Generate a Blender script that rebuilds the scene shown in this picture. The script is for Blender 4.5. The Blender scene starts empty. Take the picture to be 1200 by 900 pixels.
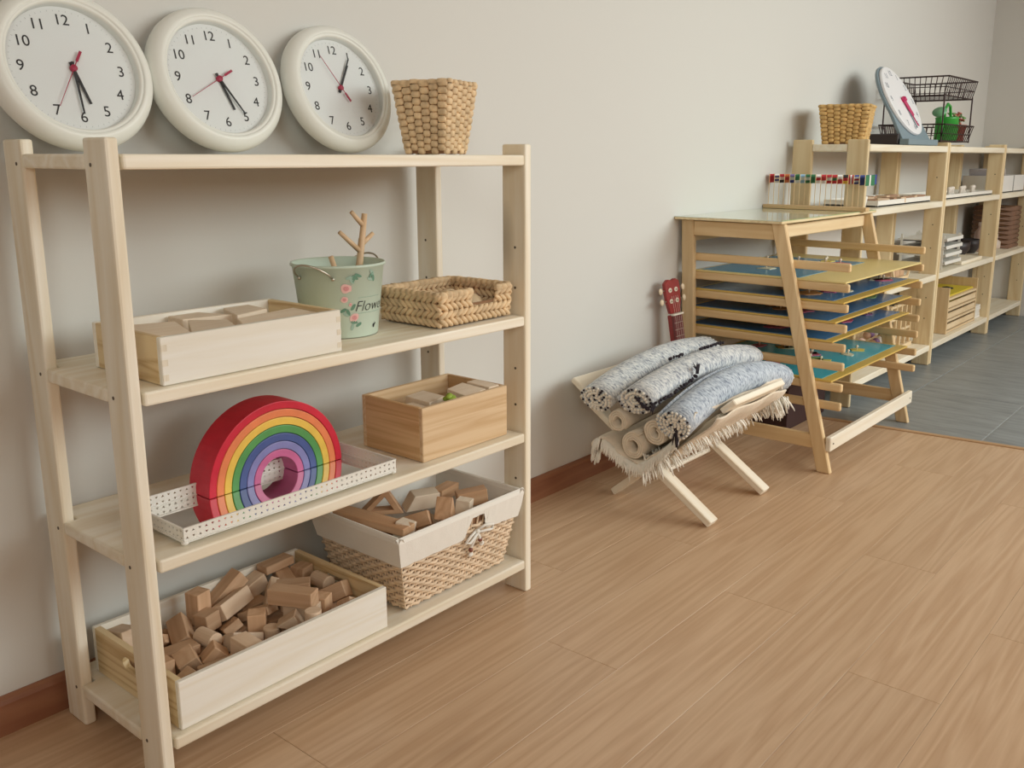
import bpy, bmesh, math, random
from mathutils import Vector, Matrix, Euler, Quaternion
random.seed(5)
PI = math.pi
SC = bpy.context.scene
COL = SC.collection
def rad(a): return a*PI/180

# ---------------------------------------------------------------- camera
cam_data = bpy.data.cameras.new('camera')
cam = bpy.data.objects.new('camera', cam_data); COL.objects.link(cam)
FW = Vector((0.756, 0.619, -0.212)); yaw, pit, rol = 0.68632, 0.21396, 0.00162
FW = Vector((math.cos(pit)*math.cos(yaw), math.cos(pit)*math.sin(yaw), -math.sin(pit)))
RT = Vector((math.sin(yaw), -math.cos(yaw), 0)); UPV = RT.cross(FW)
RT2 = RT*math.cos(rol)+UPV*math.sin(rol); UP2 = UPV*math.cos(rol)-RT*math.sin(rol)
M = Matrix.Identity(4)
for i in range(3):
    M[i][0] = RT2[i]; M[i][1] = UP2[i]; M[i][2] = -FW[i]; M[i][3] = (-0.6902, -1.7981, 1.08475)[i]
cam.matrix_world = M
cam_data.sensor_width = 36.0; cam_data.sensor_fit = 'HORIZONTAL'
cam_data.lens = 1086.87989/1200*36.0
cam_data.shift_x = -28.71407/1200; cam_data.shift_y = -31.23442/1200
cam_data.clip_start = 0.05
SC.camera = cam

# ---------------------------------------------------------------- world, window light, added fill, exposure
w = bpy.data.worlds.new('world'); SC.world = w; w.use_nodes = True
w.node_tree.nodes['Background'].inputs[0].default_value = (1.0, 0.45, 0.20, 1)
w.node_tree.nodes['Background'].inputs[1].default_value = 0.45
def area_light(name, loc, target, sx, sy, power, color, spread=180):
    d = bpy.data.lights.new(name, 'AREA'); d.shape = 'RECTANGLE'; d.size = sx; d.size_y = sy
    d.energy = power; d.color = color; d.spread = rad(spread)
    o = bpy.data.objects.new(name, d); COL.objects.link(o); o.location = loc
    o.rotation_euler = (Vector(target)-Vector(loc)).to_track_quat('-Z', 'Y').to_euler()
    return o
area_light('window_daylight', (4.6, -3.7, 2.4), (2.9, -1.0, 0.0), 3.0, 1.8, 68, (0.89, 1.0, 0.98), 150)
area_light('window_daylight.001', (2.4, -4.7, 2.1), (2.2, 0.0, 0.5), 3.6, 1.4, 37, (0.89, 1.0, 0.98), 110)
area_light('added_left_fill', (-1.8, -2.7, 1.9), (1.4, -0.3, 0.9), 1.2, 1.2, 9, (0.93, 1.0, 0.94), 90)  # added fill from the left, brightening left-facing sides; no known window there
SC.view_settings.view_transform = 'Standard'
SC.view_settings.look = 'None'
SC.view_settings.gamma = 1
SC.view_settings.exposure = 0.0
SC.view_settings.use_curve_mapping = False

# ---------------------------------------------------------------- materials
def newmat(name):
    m = bpy.data.materials.new(name); m.use_nodes = True
    nt = m.node_tree; b = nt.nodes['Principled BSDF']
    return m, nt, b
def plain(name, col, rough=.55, metal=0.0, spec=None, bump=0, bscale=200, var=0.0, vscale=8):
    m, nt, b = newmat(name)
    b.inputs['Base Color'].default_value = (*col, 1); b.inputs['Roughness'].default_value = rough
    b.inputs['Metallic'].default_value = metal
    if spec is not None: b.inputs['Specular IOR Level'].default_value = spec
    tc = nt.nodes.new('ShaderNodeTexCoord')
    if var:
        n = nt.nodes.new('ShaderNodeTexNoise'); n.inputs['Scale'].default_value = vscale; n.inputs['Detail'].default_value = 5
        nt.links.new(tc.outputs['Object'], n.inputs['Vector'])
        r = nt.nodes.new('ShaderNodeValToRGB')
        r.color_ramp.elements[0].position = .3; r.color_ramp.elements[1].position = .7
        r.color_ramp.elements[0].color = (*[c*(1-var) for c in col], 1); r.color_ramp.elements[1].color = (*[min(1, c*(1+var*.6)) for c in col], 1)
        nt.links.new(n.outputs['Fac'], r.inputs['Fac']); nt.links.new(r.outputs['Color'], b.inputs['Base Color'])
    if bump:
        n = nt.nodes.new('ShaderNodeTexNoise'); n.inputs['Scale'].default_value = bscale; n.inputs['Detail'].default_value = 3
        nt.links.new(tc.outputs['Object'], n.inputs['Vector'])
        bp = nt.nodes.new('ShaderNodeBump'); bp.inputs['Strength'].default_value = bump; bp.inputs['Distance'].default_value = .002
        nt.links.new(n.outputs['Fac'], bp.inputs['Height']); nt.links.new(bp.outputs['Normal'], b.inputs['Normal'])
    return m
def wood(name, light, dark, axis='X', ring=11.0, rough=.5, contrast=1.0, knot=0.0, var=.08, knotcol=None, coat=0.0, stretch=.07):
    """grain runs along the given local axis; every object gets its own piece of the tree"""
    m, nt, b = newmat(name); L = nt.links.new; N = nt.nodes.new
    tc = N('ShaderNodeTexCoord'); oi = N('ShaderNodeObjectInfo')
    off = N('ShaderNodeVectorMath'); off.operation = 'SCALE'; off.inputs[0].default_value = (13.1, 7.7, 9.3)
    L(oi.outputs['Random'], off.inputs['Scale'])
    add = N('ShaderNodeVectorMath'); add.operation = 'ADD'; L(tc.outputs['Object'], add.inputs[0]); L(off.outputs[0], add.inputs[1])
    mp = N('ShaderNodeMapping'); s = [1, 1, 1]; s['XYZ'.index(axis)] = stretch; mp.inputs['Scale'].default_value = s
    L(add.outputs[0], mp.inputs['Vector'])
    n1 = N('ShaderNodeTexNoise'); n1.inputs['Scale'].default_value = ring; n1.inputs['Detail'].default_value = 2.0; n1.inputs['Distortion'].default_value = .3
    L(mp.outputs[0], n1.inputs['Vector'])
    mul = N('ShaderNodeMath'); mul.operation = 'MULTIPLY'; mul.inputs[1].default_value = 7.0; L(n1.outputs['Fac'], mul.inputs[0])
    fr = N('ShaderNodeMath'); fr.operation = 'PINGPONG'; fr.inputs[1].default_value = .5; L(mul.outputs[0], fr.inputs[0])
    n2 = N('ShaderNodeTexNoise'); n2.inputs['Scale'].default_value = ring*14; n2.inputs['Detail'].default_value = 4
    L(mp.outputs[0], n2.inputs['Vector'])
    m1 = N('ShaderNodeMath'); m1.operation = 'MULTIPLY_ADD'; m1.inputs[1].default_value = 1.1; L(fr.outputs[0], m1.inputs[0])
    m2 = N('ShaderNodeMath'); m2.operation = 'MULTIPLY'; m2.inputs[1].default_value = .5; L(n2.outputs['Fac'], m2.inputs[0]); L(m2.outputs[0], m1.inputs[2])
    r = N('ShaderNodeValToRGB'); e = r.color_ramp.elements
    e[0].position = .1; e[1].position = .1+.75/max(contrast, .2); e[0].color = (*dark, 1); e[1].color = (*light, 1)
    L(m1.outputs[0], r.inputs['Fac']); out = r.outputs['Color']
    if knot:
        v = N('ShaderNodeTexVoronoi'); v.inputs['Scale'].default_value = knot
        mk = N('ShaderNodeMapping'); sk = [1, 1, 1]; sk['XYZ'.index(axis)] = .35; mk.inputs['Scale'].default_value = sk
        L(add.outputs[0], mk.inputs['Vector']); L(mk.outputs[0], v.inputs['Vector'])
        kr = N('ShaderNodeValToRGB'); kr.color_ramp.elements[0].position = .015; kr.color_ramp.elements[1].position = .085
        kr.color_ramp.elements[0].color = (1, 1, 1, 1); kr.color_ramp.elements[1].color = (0, 0, 0, 1)
        L(v.outputs['Distance'], kr.inputs['Fac'])
        mx = N('ShaderNodeMix'); mx.data_type = 'RGBA'; L(kr.outputs['Color'], mx.inputs['Factor']); L(out, mx.inputs['A'])
        mx.inputs['B'].default_value = (*(knotcol or [c*.45 for c in dark]), 1); out = mx.outputs['Result']
    hv = N('ShaderNodeHueSaturation'); mr = N('ShaderNodeMapRange'); L(oi.outputs['Random'], mr.inputs['Value'])
    mr.inputs['To Min'].default_value = 1-var; mr.inputs['To Max'].default_value = 1+var
    L(mr.outputs[0], hv.inputs['Value']); L(out, hv.inputs['Color']); L(hv.outputs['Color'], b.inputs['Base Color'])
    b.inputs['Roughness'].default_value = rough; b.inputs['Coat Weight'].default_value = coat; b.inputs['Coat Roughness'].default_value = .25
    bp = N('ShaderNodeBump'); bp.inputs['Strength'].default_value = .08; bp.inputs['Distance'].default_value = .001
    L(n2.outputs['Fac'], bp.inputs['Height']); L(bp.outputs['Normal'], b.inputs['Normal'])
    return m

# ---------------------------------------------------------------- mesh helpers
class MB:
    """collects primitives into one mesh"""
    def __init__(s): s.v = []; s.f = []; s.mi = []; s.cur = 0; s.smooth = []; s.sm = False
    def add(s, vs, fs, mat=None):
        o = len(s.v)
        for p in vs:
            s.v.append(tuple(mat @ Vector(p)) if mat is not None else tuple(p))
        for f in fs: s.f.append([i+o for i in f]); s.mi.append(s.cur); s.smooth.append(s.sm)
        return s
    def box(s, c, d, rot=None, ch=0.0):
        mat = Matrix.Translation(c)
        if rot is not None: mat = mat @ (rot.to_matrix().to_4x4() if not isinstance(rot, Matrix) else rot.to_4x4())
        x, y, z = [k/2 for k in d]
        if ch <= 0:
            vs = [(sx*x, sy*y, sz*z) for sx in (-1, 1) for sy in (-1, 1) for sz in (-1, 1)]
            return s.add(vs, [(0, 1, 3, 2), (4, 6, 7, 5), (0, 4, 5, 1), (2, 3, 7, 6), (0, 2, 6, 4), (1, 5, 7, 3)], mat)
        vs = []; idx = {}
        for sx in (-1, 1):
            for sy in (-1, 1):
                for sz in (-1, 1):
                    for a in range(3):
                        p = [sx*(x-ch), sy*(y-ch), sz*(z-ch)]; p[a] = (sx*x, sy*y, sz*z)[a]
                        idx[(sx, sy, sz, a)] = len(vs); vs.append(p)
        fs = []
        for a in range(3):
            b, c2 = (a+1) % 3, (a+2) % 3
            for sg in (-1, 1):
                q = []
                for (u, v) in ((-1, -1), (1, -1), (1, 1), (-1, 1)):
                    k = [0, 0, 0]; k[a] = sg; k[b] = u; k[c2] = v; q.append(idx[(*k, a)])
                fs.append(q if sg > 0 else q[::-1])
            for u in (-1, 1):
                for v in (-1, 1):
                    k1 = [0, 0, 0]; k2 = [0, 0, 0]; k1[b] = k2[b] = u; k1[c2] = k2[c2] = v; k1[a] = -1; k2[a] = 1
                    q = [idx[(*k1, b)], idx[(*k2, b)], idx[(*k2, c2)], idx[(*k1, c2)]]
                    fs.append(q if u*v > 0 else q[::-1])
        for sx in (-1, 1):
            for sy in (-1, 1):
                for sz in (-1, 1):
                    q = [idx[(sx, sy, sz, a)] for a in range(3)]
                    fs.append(q if sx*sy*sz > 0 else q[::-1])
        return s.add(vs, fs, mat)
    def tube(s, pts, r, n=8, caps=True, closed=False):
        pts = [Vector(p) for p in pts]; k = len(pts); vs = []; fs = []
        rr = r if isinstance(r, (list, tuple)) else [r]*k
        prev = None
        for i, p in enumerate(pts):
            if closed: t = pts[(i+1) % k]-pts[i-1]
            else: t = pts[min(i+1, k-1)]-pts[max(i-1, 0)]
            t.normalize()
            if prev is None:
                a = Vector((0, 0, 1)) if abs(t.z) < .9 else Vector((1, 0, 0))
                u = t.cross(a).normalized()
            else:
                u = (prev-t*prev.dot(t)).normalized()
            prev = u; v = t.cross(u)
            for j in range(n):
                a = 2*PI*j/n; vs.append(p+(u*math.cos(a)+v*math.sin(a))*rr[i])
        for i in range(k if closed else k-1):
            i2 = (i+1) % k
            for j in range(n):
                j2 = (j+1) % n; fs.append((i*n+j, i*n+j2, i2*n+j2, i2*n+j))
        if caps and not closed:
            fs.append(list(range(n))[::-1]); fs.append([(k-1)*n+j for j in range(n)])
        return s.add(vs, fs)
    def lathe(s, prof, n=32, mat=None, capb=False, capt=False):
        vs = []; fs = []
        for (r, z) in prof:
            for j in range(n):
                a = 2*PI*j/n; vs.append((r*math.cos(a), r*math.sin(a), z))
        for i in range(len(prof)-1):
            for j in range(n):
                j2 = (j+1) % n; fs.append((i*n+j, i*n+j2, (i+1)*n+j2, (i+1)*n+j))
        if capb: fs.append(list(range(n))[::-1])
        if capt: fs.append([(len(prof)-1)*n+j for j in range(n)])
        return s.add(vs, fs, mat)
    def prism(s, poly, z0, z1, mat=None):
        """poly in xy, extruded along z"""
        n = len(poly); vs = [(x, y, z0) for x, y in poly]+[(x, y, z1) for x, y in poly]
        fs = [list(range(n))[::-1], list(range(n, 2*n))]
        for i in range(n): j = (i+1) % n; fs.append((i, j, n+j, n+i))
        return s.add(vs, fs, mat)
    def ball(s, c, r, n=8, m=5, mat=None):
        rx, ry, rz = r if isinstance(r, (tuple, list)) else (r, r, r)
        vs = [(0, 0, -rz)]; fs = []
        for i in range(1, m):
            a = -PI/2+PI*i/m
            for j in range(n):
                b = 2*PI*j/n; vs.append((rx*math.cos(a)*math.cos(b), ry*math.cos(a)*math.sin(b), rz*math.sin(a)))
        vs.append((0, 0, rz)); t = len(vs)-1
        for j in range(n): fs.append((0, 1+(j+1) % n, 1+j)); fs.append((t, t-n+j, t-n+(j+1) % n))
        for i in range(m-2):
            for j in range(n):
                j2 = (j+1) % n; fs.append((1+i*n+j, 1+i*n+j2, 1+(i+1)*n+j2, 1+(i+1)*n+j))
        mm = Matrix.Translation(c) @ mat.to_4x4() if mat is not None else Matrix.Translation(c)
        return s.add(vs, fs, mm)
    def mesh(s, name, mats, bevel=0.0, seg=2, smooth=False, fix=False):
        me = bpy.data.meshes.new(name); me.from_pydata(s.v, [], s.f)
        for m in (mats if isinstance(mats, (list, tuple)) else [mats]): me.materials.append(m)
        me.polygons.foreach_set('material_index', s.mi)
        me.polygons.foreach_set('use_smooth', [bool(smooth or q) for q in s.smooth])
        if bevel or fix:
            bm = bmesh.new(); bm.from_mesh(me)
            bmesh.ops.recalc_face_normals(bm, faces=bm.faces)
            if bevel:
                es = [e for e in bm.edges if len(e.link_faces) == 2 and e.calc_face_angle(0) > .5]
                bmesh.ops.bevel(bm, geom=es, offset=bevel, segments=seg, profile=.5, affect='EDGES', clamp_overlap=True)
            bm.to_mesh(me); bm.free()
        me.update(); return me
def link(name, me, parent=None, loc=(0, 0, 0), rot=(0, 0, 0)):
    o = bpy.data.objects.new(name, me); COL.objects.link(o); o.location = loc
    if isinstance(rot, Quaternion): o.rotation_mode = 'QUATERNION'; o.rotation_quaternion = rot
    else: o.rotation_euler = rot
    if parent is not None: o.parent = parent
    return o
def thing(name, label, cat, loc=(0, 0, 0), rot=(0, 0, 0), group=None, me=None):
    o = link(name, me, None, loc, rot); o['label'] = label; o['category'] = cat
    if group: o['group'] = group
    return o
def struct(name, me, loc=(0, 0, 0), rot=(0, 0, 0)):
    o = link(name, me, None, loc, rot); o['kind'] = 'structure'; return o
def stuff(o): o['kind'] = 'stuff'; return o
def text_mesh(txt, size, mat, depth=.0004, shear=0, bold=0):
    cu = bpy.data.curves.new('text', 'FONT'); cu.body = txt; cu.size = size; cu.align_x = 'CENTER'; cu.align_y = 'CENTER'
    cu.extrude = depth; cu.shear = shear; cu.offset = bold; cu.resolution_u = 4
    ob = bpy.data.objects.new('text', cu); COL.objects.link(ob)
    dg = bpy.context.evaluated_depsgraph_get()
    me = bpy.data.meshes.new_from_object(ob.evaluated_get(dg)); me.materials.clear(); me.materials.append(mat)
    bpy.data.objects.remove(ob); bpy.data.curves.remove(cu); return me
# ---------------------------------------------------------------- palette
PINE_L, PINE_D = (.89, .835, .72), (.78, .68, .51)
pineX = wood('pine_lengthwise', PINE_L, PINE_D, 'X', ring=9, knot=2.2)
pineY = wood('pine_crosswise', PINE_L, PINE_D, 'Y', ring=9)
pineZ = wood('pine_upright', PINE_L, PINE_D, 'Z', ring=9, knot=2.0)
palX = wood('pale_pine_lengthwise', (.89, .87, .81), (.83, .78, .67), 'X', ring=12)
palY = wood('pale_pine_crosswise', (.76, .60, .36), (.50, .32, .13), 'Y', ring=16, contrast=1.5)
baybX = wood('bay_pine_lengthwise', (.88, .82, .68), (.80, .70, .52), 'X', ring=9)
baybZ = wood('bay_pine_upright', (.80, .66, .42), (.68, .51, .28), 'Z', ring=9, knot=3)
stX = wood('beech_lengthwise', (.80, .64, .42), (.70, .52, .30), 'X', ring=10)
stY = wood('beech_crosswise', (.76, .56, .31), (.64, .43, .21), 'Y', ring=10)
stZ = wood('beech_upright', (.76, .58, .34), (.66, .46, .24), 'Z', ring=10)
rugX = wood('white_pine', (.90, .84, .72), (.83, .73, .57), 'X', ring=10)
bamX = wood('bamboo', (.76, .56, .35), (.60, .39, .20), 'X', ring=22, contrast=1.2, stretch=.03)
blockw = wood('toy_block_wood', (.66, .44, .28), (.54, .33, .19), 'X', ring=14, var=.22, rough=.6)
blockp = wood('pale_block_wood', (.82, .70, .56), (.76, .62, .47), 'X', ring=14, var=.08, rough=.6)
floorw = None
white_pl = plain('white_plastic', (.80, .81, .76), .35)
dial_m = plain('clock_dial', (.85, .87, .86), .6)
ink = plain('black_ink', (.02, .02, .022), .6)
red_hand = plain('red_hand', (.40, .015, .06), .45)
white_metal = plain('white_metal', (.83, .82, .77), .4)
mirror_m = plain('mirror_glass', (.86, .85, .82), .03, metal=1.0)
steel = plain('zinc_wire', (.55, .52, .45), .35, metal=1.0)
dark_hole = plain('screw_head', (.10, .075, .05), .5)
straw = plain('water_hyacinth', (.76, .56, .34), .75, var=.28, vscale=45)
gap_shade = plain('woven_gap_shade', (.26, .14, .07), .9)  # dark tone imitates shade in the gaps of the weave
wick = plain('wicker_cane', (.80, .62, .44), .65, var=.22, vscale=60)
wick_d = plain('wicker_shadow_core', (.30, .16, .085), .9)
cloth = plain('cotton_lining', (.86, .83, .77), .9, bump=.3, bscale=400)
cream = plain('cream_cotton', (.80, .70, .57), .95, bump=.5, bscale=300, var=.08, vscale=60)
fringe_m = plain('cream_fringe', (.86, .82, .74), .95)
black_yarn = plain('black_yarn', (.03, .022, .03), .95)
mint = plain('mint_enamel', (.56, .67, .57), .45, var=.05, vscale=6)
def glassmat():
    m, nt, b = newmat('clock_glass'); nt.nodes.remove(b)
    fr = nt.nodes.new('ShaderNodeFresnel'); fr.inputs['IOR'].default_value = 1.45
    tr = nt.nodes.new('ShaderNodeBsdfTransparent'); gl = nt.nodes.new('ShaderNodeBsdfGlossy'); gl.inputs['Roughness'].default_value = .04
    mx = nt.nodes.new('ShaderNodeMixShader'); L = nt.links.new
    L(fr.outputs[0], mx.inputs[0]); L(tr.outputs[0], mx.inputs[1]); L(gl.outputs[0], mx.inputs[2])
    L(mx.outputs[0], nt.nodes['Material Output'].inputs['Surface']); return m
glass_m = glassmat()
def greyrug():
    m, nt, b = newmat('grey_rag_weave'); L = nt.links.new; N = nt.nodes.new
    tc = N('ShaderNodeTexCoord')
    mp = N('ShaderNodeMapping'); mp.inputs['Scale'].default_value = (1, .45, .45); L(tc.outputs['Object'], mp.inputs['Vector'])
    n = N('ShaderNodeTexNoise'); n.inputs['Scale'].default_value = 170; n.inputs['Detail'].default_value = 3; L(mp.outputs[0], n.inputs['Vector'])
    n2 = N('ShaderNodeTexNoise'); n2.inputs['Scale'].default_value = 24; n2.inputs['Detail'].default_value = 3; L(mp.outputs[0], n2.inputs['Vector'])
    ad = N('ShaderNodeMath'); ad.operation = 'ADD'; L(n.outputs['Fac'], ad.inputs[0])
    ml = N('ShaderNodeMath'); ml.operation = 'MULTIPLY'; ml.inputs[1].default_value = .22; L(n2.outputs['Fac'], ml.inputs[0]); L(ml.outputs[0], ad.inputs[1])
    oi = N('ShaderNodeObjectInfo')
    r = N('ShaderNodeValToRGB'); e = r.color_ramp.elements
    e[0].position = .44; e[0].color = (.26, .28, .34, 1); e[1].position = .78; e[1].color = (.82, .82, .81, 1)
    k = r.color_ramp.elements.new(.58); k.color = (.56, .585, .62, 1)
    L(ad.outputs[0], r.inputs['Fac'])
    mix = N('ShaderNodeMix'); mix.data_type = 'RGBA'; mix.blend_type = 'MULTIPLY'; mix.inputs['Factor'].default_value = 1
    L(r.outputs['Color'], mix.inputs['A']); L(oi.outputs['Color'], mix.inputs['B'])
    L(mix.outputs['Result'], b.inputs['Base Color']); b.inputs['Roughness'].default_value = .95
    bp = N('ShaderNodeBump'); bp.inputs['Strength'].default_value = .6; bp.inputs['Distance'].default_value = .003
    L(n.outputs['Fac'], bp.inputs['Height']); L(bp.outputs['Normal'], b.inputs['Normal']); return m
rug_grey = greyrug()

# ================================================================ THE SETTING
def wallmat():
    m, nt, b = newmat('painted_wall'); L = nt.links.new; N = nt.nodes.new
    b.inputs['Base Color'].default_value = (.66, .655, .625, 1); b.inputs['Roughness'].default_value = .85
    tc = N('ShaderNodeTexCoord'); n = N('ShaderNodeTexNoise'); n.inputs['Scale'].default_value = 60; n.inputs['Detail'].default_value = 4
    L(tc.outputs['Object'], n.inputs['Vector'])
    bp = N('ShaderNodeBump'); bp.inputs['Strength'].default_value = .05; bp.inputs['Distance'].default_value = .003
    L(n.outputs['Fac'], bp.inputs['Height']); L(bp.outputs['Normal'], b.inputs['Normal']); return m
WALL = wallmat()
RW = 6.39                                   # right end of the room
struct('wall_back', MB().box((2.2, .06, 1.4), (8.5, .12, 2.8)).mesh('wall_back', WALL))
struct('wall_right', MB().box((RW+.06, -.85, 1.4), (.12, 1.7, 2.8)).mesh('wall_right', WALL))
struct('wall_left', MB().box((-1.96, -2.35, 1.4), (.12, 4.7, 2.8)).mesh('wall_left', WALL))
struct('ceiling', MB().box((2.2, -1.4, 2.85), (8.74, 3.0, .1)).mesh('ceiling', WALL))

# floor: a screed with laminate planks up to the threshold and grey tiles beyond it
BX0, BX1, BY = 2.975, 3.085, -1.1           # the threshold runs slightly askew
def bx(y): return BX0+(BX1-BX0)*(y/BY)
fl = struct('floor', MB().box((2.2, -2.3, -.06), (8.74, 4.6, .08)).mesh('floor', plain('screed', (.12, .09, .07), .9)))
def floorwood():
    m = wood('oak_laminate', (.65, .455, .295), (.50, .315, .185), 'X', ring=15, rough=.36, var=.03, knot=2.3, knotcol=(.33, .19, .105), stretch=.05, contrast=.8)
    return m
oak = floorwood()
PW, PL = .193, 1.285
row = 0; yy = -.012
prng = random.Random(3)
while yy > -3.4:
    y1 = yy-PW; off = (0.0, .62, .25, .93, .45)[row % 5]
    xx = -2.1-off
    while xx < bx(yy):
        xe = xx+PL; a = max(xx, -2.1)+.0003
        e0 = min(xe, bx(yy)-.012)-.0003; e1 = min(xe, bx(y1)-.012)-.0003
        if e0-a > .01:
            ya, yb = yy-.0003, y1+.0003; cx, cy = (a+e0)/2, (ya+yb)/2
            poly = [(a-cx, yb-cy), (e1-cx, yb-cy), (e0-cx, ya-cy), (a-cx, ya-cy)]
            c = .0006
            vs = [(x, y, -.018) for x, y in poly]+[(x, y, -c) for x, y in poly]
            ins = [(a-cx+c, yb-cy+c), (e1-cx-c, yb-cy+c), (e0-cx-c, ya-cy-c), (a-cx+c, ya-cy-c)]
            vs += [(x, y, 0) for x, y in ins]
            fs = [(0, 1, 5, 4), (1, 2, 6, 5), (2, 3, 7, 6), (3, 0, 4, 7), (4, 5, 9, 8), (5, 6, 10, 9), (6, 7, 11, 10), (7, 4, 8, 11), (8, 9, 10, 11)]
            link('plank', MB().add(vs, fs).mesh('plank', oak), fl, (cx, cy, 0))
        xx = xe
    yy = y1; row += 1
def tilemat():
    m, nt, b = newmat('grey_tile'); L = nt.links.new; N = nt.nodes.new
    tc = N('ShaderNodeTexCoord'); oi = N('ShaderNodeObjectInfo')
    off = N('ShaderNodeVectorMath'); off.operation = 'SCALE'; off.inputs[0].default_value = (5, 9, 3); L(oi.outputs['Random'], off.inputs['Scale'])
    add = N('ShaderNodeVectorMath'); add.operation = 'ADD'; L(tc.outputs['Object'], add.inputs[0]); L(off.outputs[0], add.inputs[1])
    mp = N('ShaderNodeMapping'); mp.inputs['Scale'].default_value = (14, 2.2, 1); L(add.outputs[0], mp.inputs['Vector'])
    n = N('ShaderNodeTexNoise'); n.inputs['Scale'].default_value = 2.2; n.inputs['Detail'].default_value = 6; n.inputs['Roughness'].default_value = .65; L(mp.outputs[0], n.inputs['Vector'])
    r = N('ShaderNodeValToRGB'); e = r.color_ramp.elements; e[0].position = .3; e[1].position = .75
    e[0].color = (.175, .19, .195, 1); e[1].color = (.33, .355, .365, 1); L(n.outputs['Fac'], r.inputs['Fac']); L(r.outputs['Color'], b.inputs['Base Color'])
    b.inputs['Roughness'].default_value = .38; return m
TILE = tilemat()
grout = MB().box(((3.0+RW)/2, -1.3, -.012), (RW-3.0, 2.6, .016))
link('grout', grout.mesh('grout', plain('pale_grout', (.42, .42, .40), .85)), fl)
for ix, x0 in enumerate((2.882, 3.790, 4.698, 5.606)):
    for iy, y0 in enumerate((-.035+.0, -.49, -.945, -1.40, -1.855)):
        ytop = -.001 if iy == 0 else y0
        xa = x0+.0015; xb = min(x0+.9065, RW)
        ya, yb = ytop-.003, (-.49, -.945, -1.40, -1.855, -2.31)[iy]+.003
        if ix == 0:
            p = [(bx(yb)+.012, yb), (xb, yb), (xb, ya), (bx(ya)+.012, ya)]
        else: p = [(xa, yb), (xb, yb), (xb, ya), (xa, ya)]
        cx = sum(q[0] for q in p)/4; cy = (ya+yb)/2
        link('tile', MB().prism([(x-cx, y-cy) for x, y in p], -.014, 0).mesh('tile', TILE, bevel=.0012, seg=1), fl, (cx, cy, 0))
oakstrip = wood('oak_strip', (.50, .31, .17), (.40, .24, .12), 'Y', ring=9, rough=.45)
ang = math.atan2(BX1-BX0, -BY)
struct('trim_1', MB().box((0, 0, 0), (.026, 2.6, .006), ch=.002).mesh('trim_1', oakstrip), (bx(-1.3), -1.3, .0015), (0, 0, -math.atan((BX1-BX0)/BY)))
bbw = wood('baseboard_oak', (.33, .15, .08), (.24, .095, .05), 'X', ring=9, rough=.5, var=.02)
pr_ = [(0, 0), (-.014, 0), (-.014, .062), (-.011, .071), (-.004, .076), (0, .076)]
bb = MB(); n_ = len(pr_)
vs = [(x, y, z) for x in (-2.1, bx(0)-.02) for y, z in pr_]
bb.add(vs, [list(range(n_)), list(range(n_, 2*n_))[::-1]]+[(i, n_+i, n_+(i+1) % n_, (i+1) % n_) for i in range(n_)])
struct('baseboard_back', bb.mesh('baseboard_back', bbw, fix=True))
bt = MB().box(((bx(0)+RW)/2, -.005, .038), (RW-bx(0)-.03, .01, .076))
struct('baseboard_back_1', bt.mesh('baseboard_back_1', TILE))

# ================================================================ FOREGROUND RACK
FY = -.3973; RD = .3664; PD = .0723; PT = .0219; RH = 1.1113; STH = .0237
SZ = (1.0865, .7121, .4219, .0887)
rack = thing('storage_rack', 'tall four-shelf pine rack in the foreground holding blocks, baskets and clocks', 'shelf', (0, 0, 0))
post_me = MB().box((0, 0, RH/2), (PT, PD, RH)).mesh('post', pineZ, bevel=.0045, seg=2)
for x in (PT/2, 1-PT/2):
    for y in (FY+PD/2, FY+RD-PD/2): link('post', post_me, rack, (x, y, 0))
yb = FY+RD
g = .004
def shelf_poly():
    a, b = FY-.001, yb
    i1, i2 = FY+PD+.001, yb-PD-.001; xi, xo = PT+g, 1-PT-g
    return [(xi, a), (xo, a), (xo, i1), (1, i1), (1, i2), (xo, i2), (xo, b), (xi, b), (xi, i2), (0, i2), (0, i1), (xi, i1)]
sp = shelf_poly()
shelf_me = MB().prism([(x-.5, y) for x, y in sp], -STH, 0).mesh('shelf_board', pineX, bevel=.004, seg=2)
for z in SZ: link('shelf_board', shelf_me, rack, (.5, 0, z))
scr = MB().tube([(-.0008, 0, 0), (.0004, 0, 0)], .0032, 8).mesh('screw', dark_hole)
for y in (FY+.032, FY+RD-.032):
    for z in (.873, .777, .489, .299, .58): link('screw', scr, rack, (1-PT, y, z))
for z in (1.07, .70, .405, .077):
    for y in (FY+.05, FY+RD-.05): link('screw', scr, rack, (0, y, z))

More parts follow.
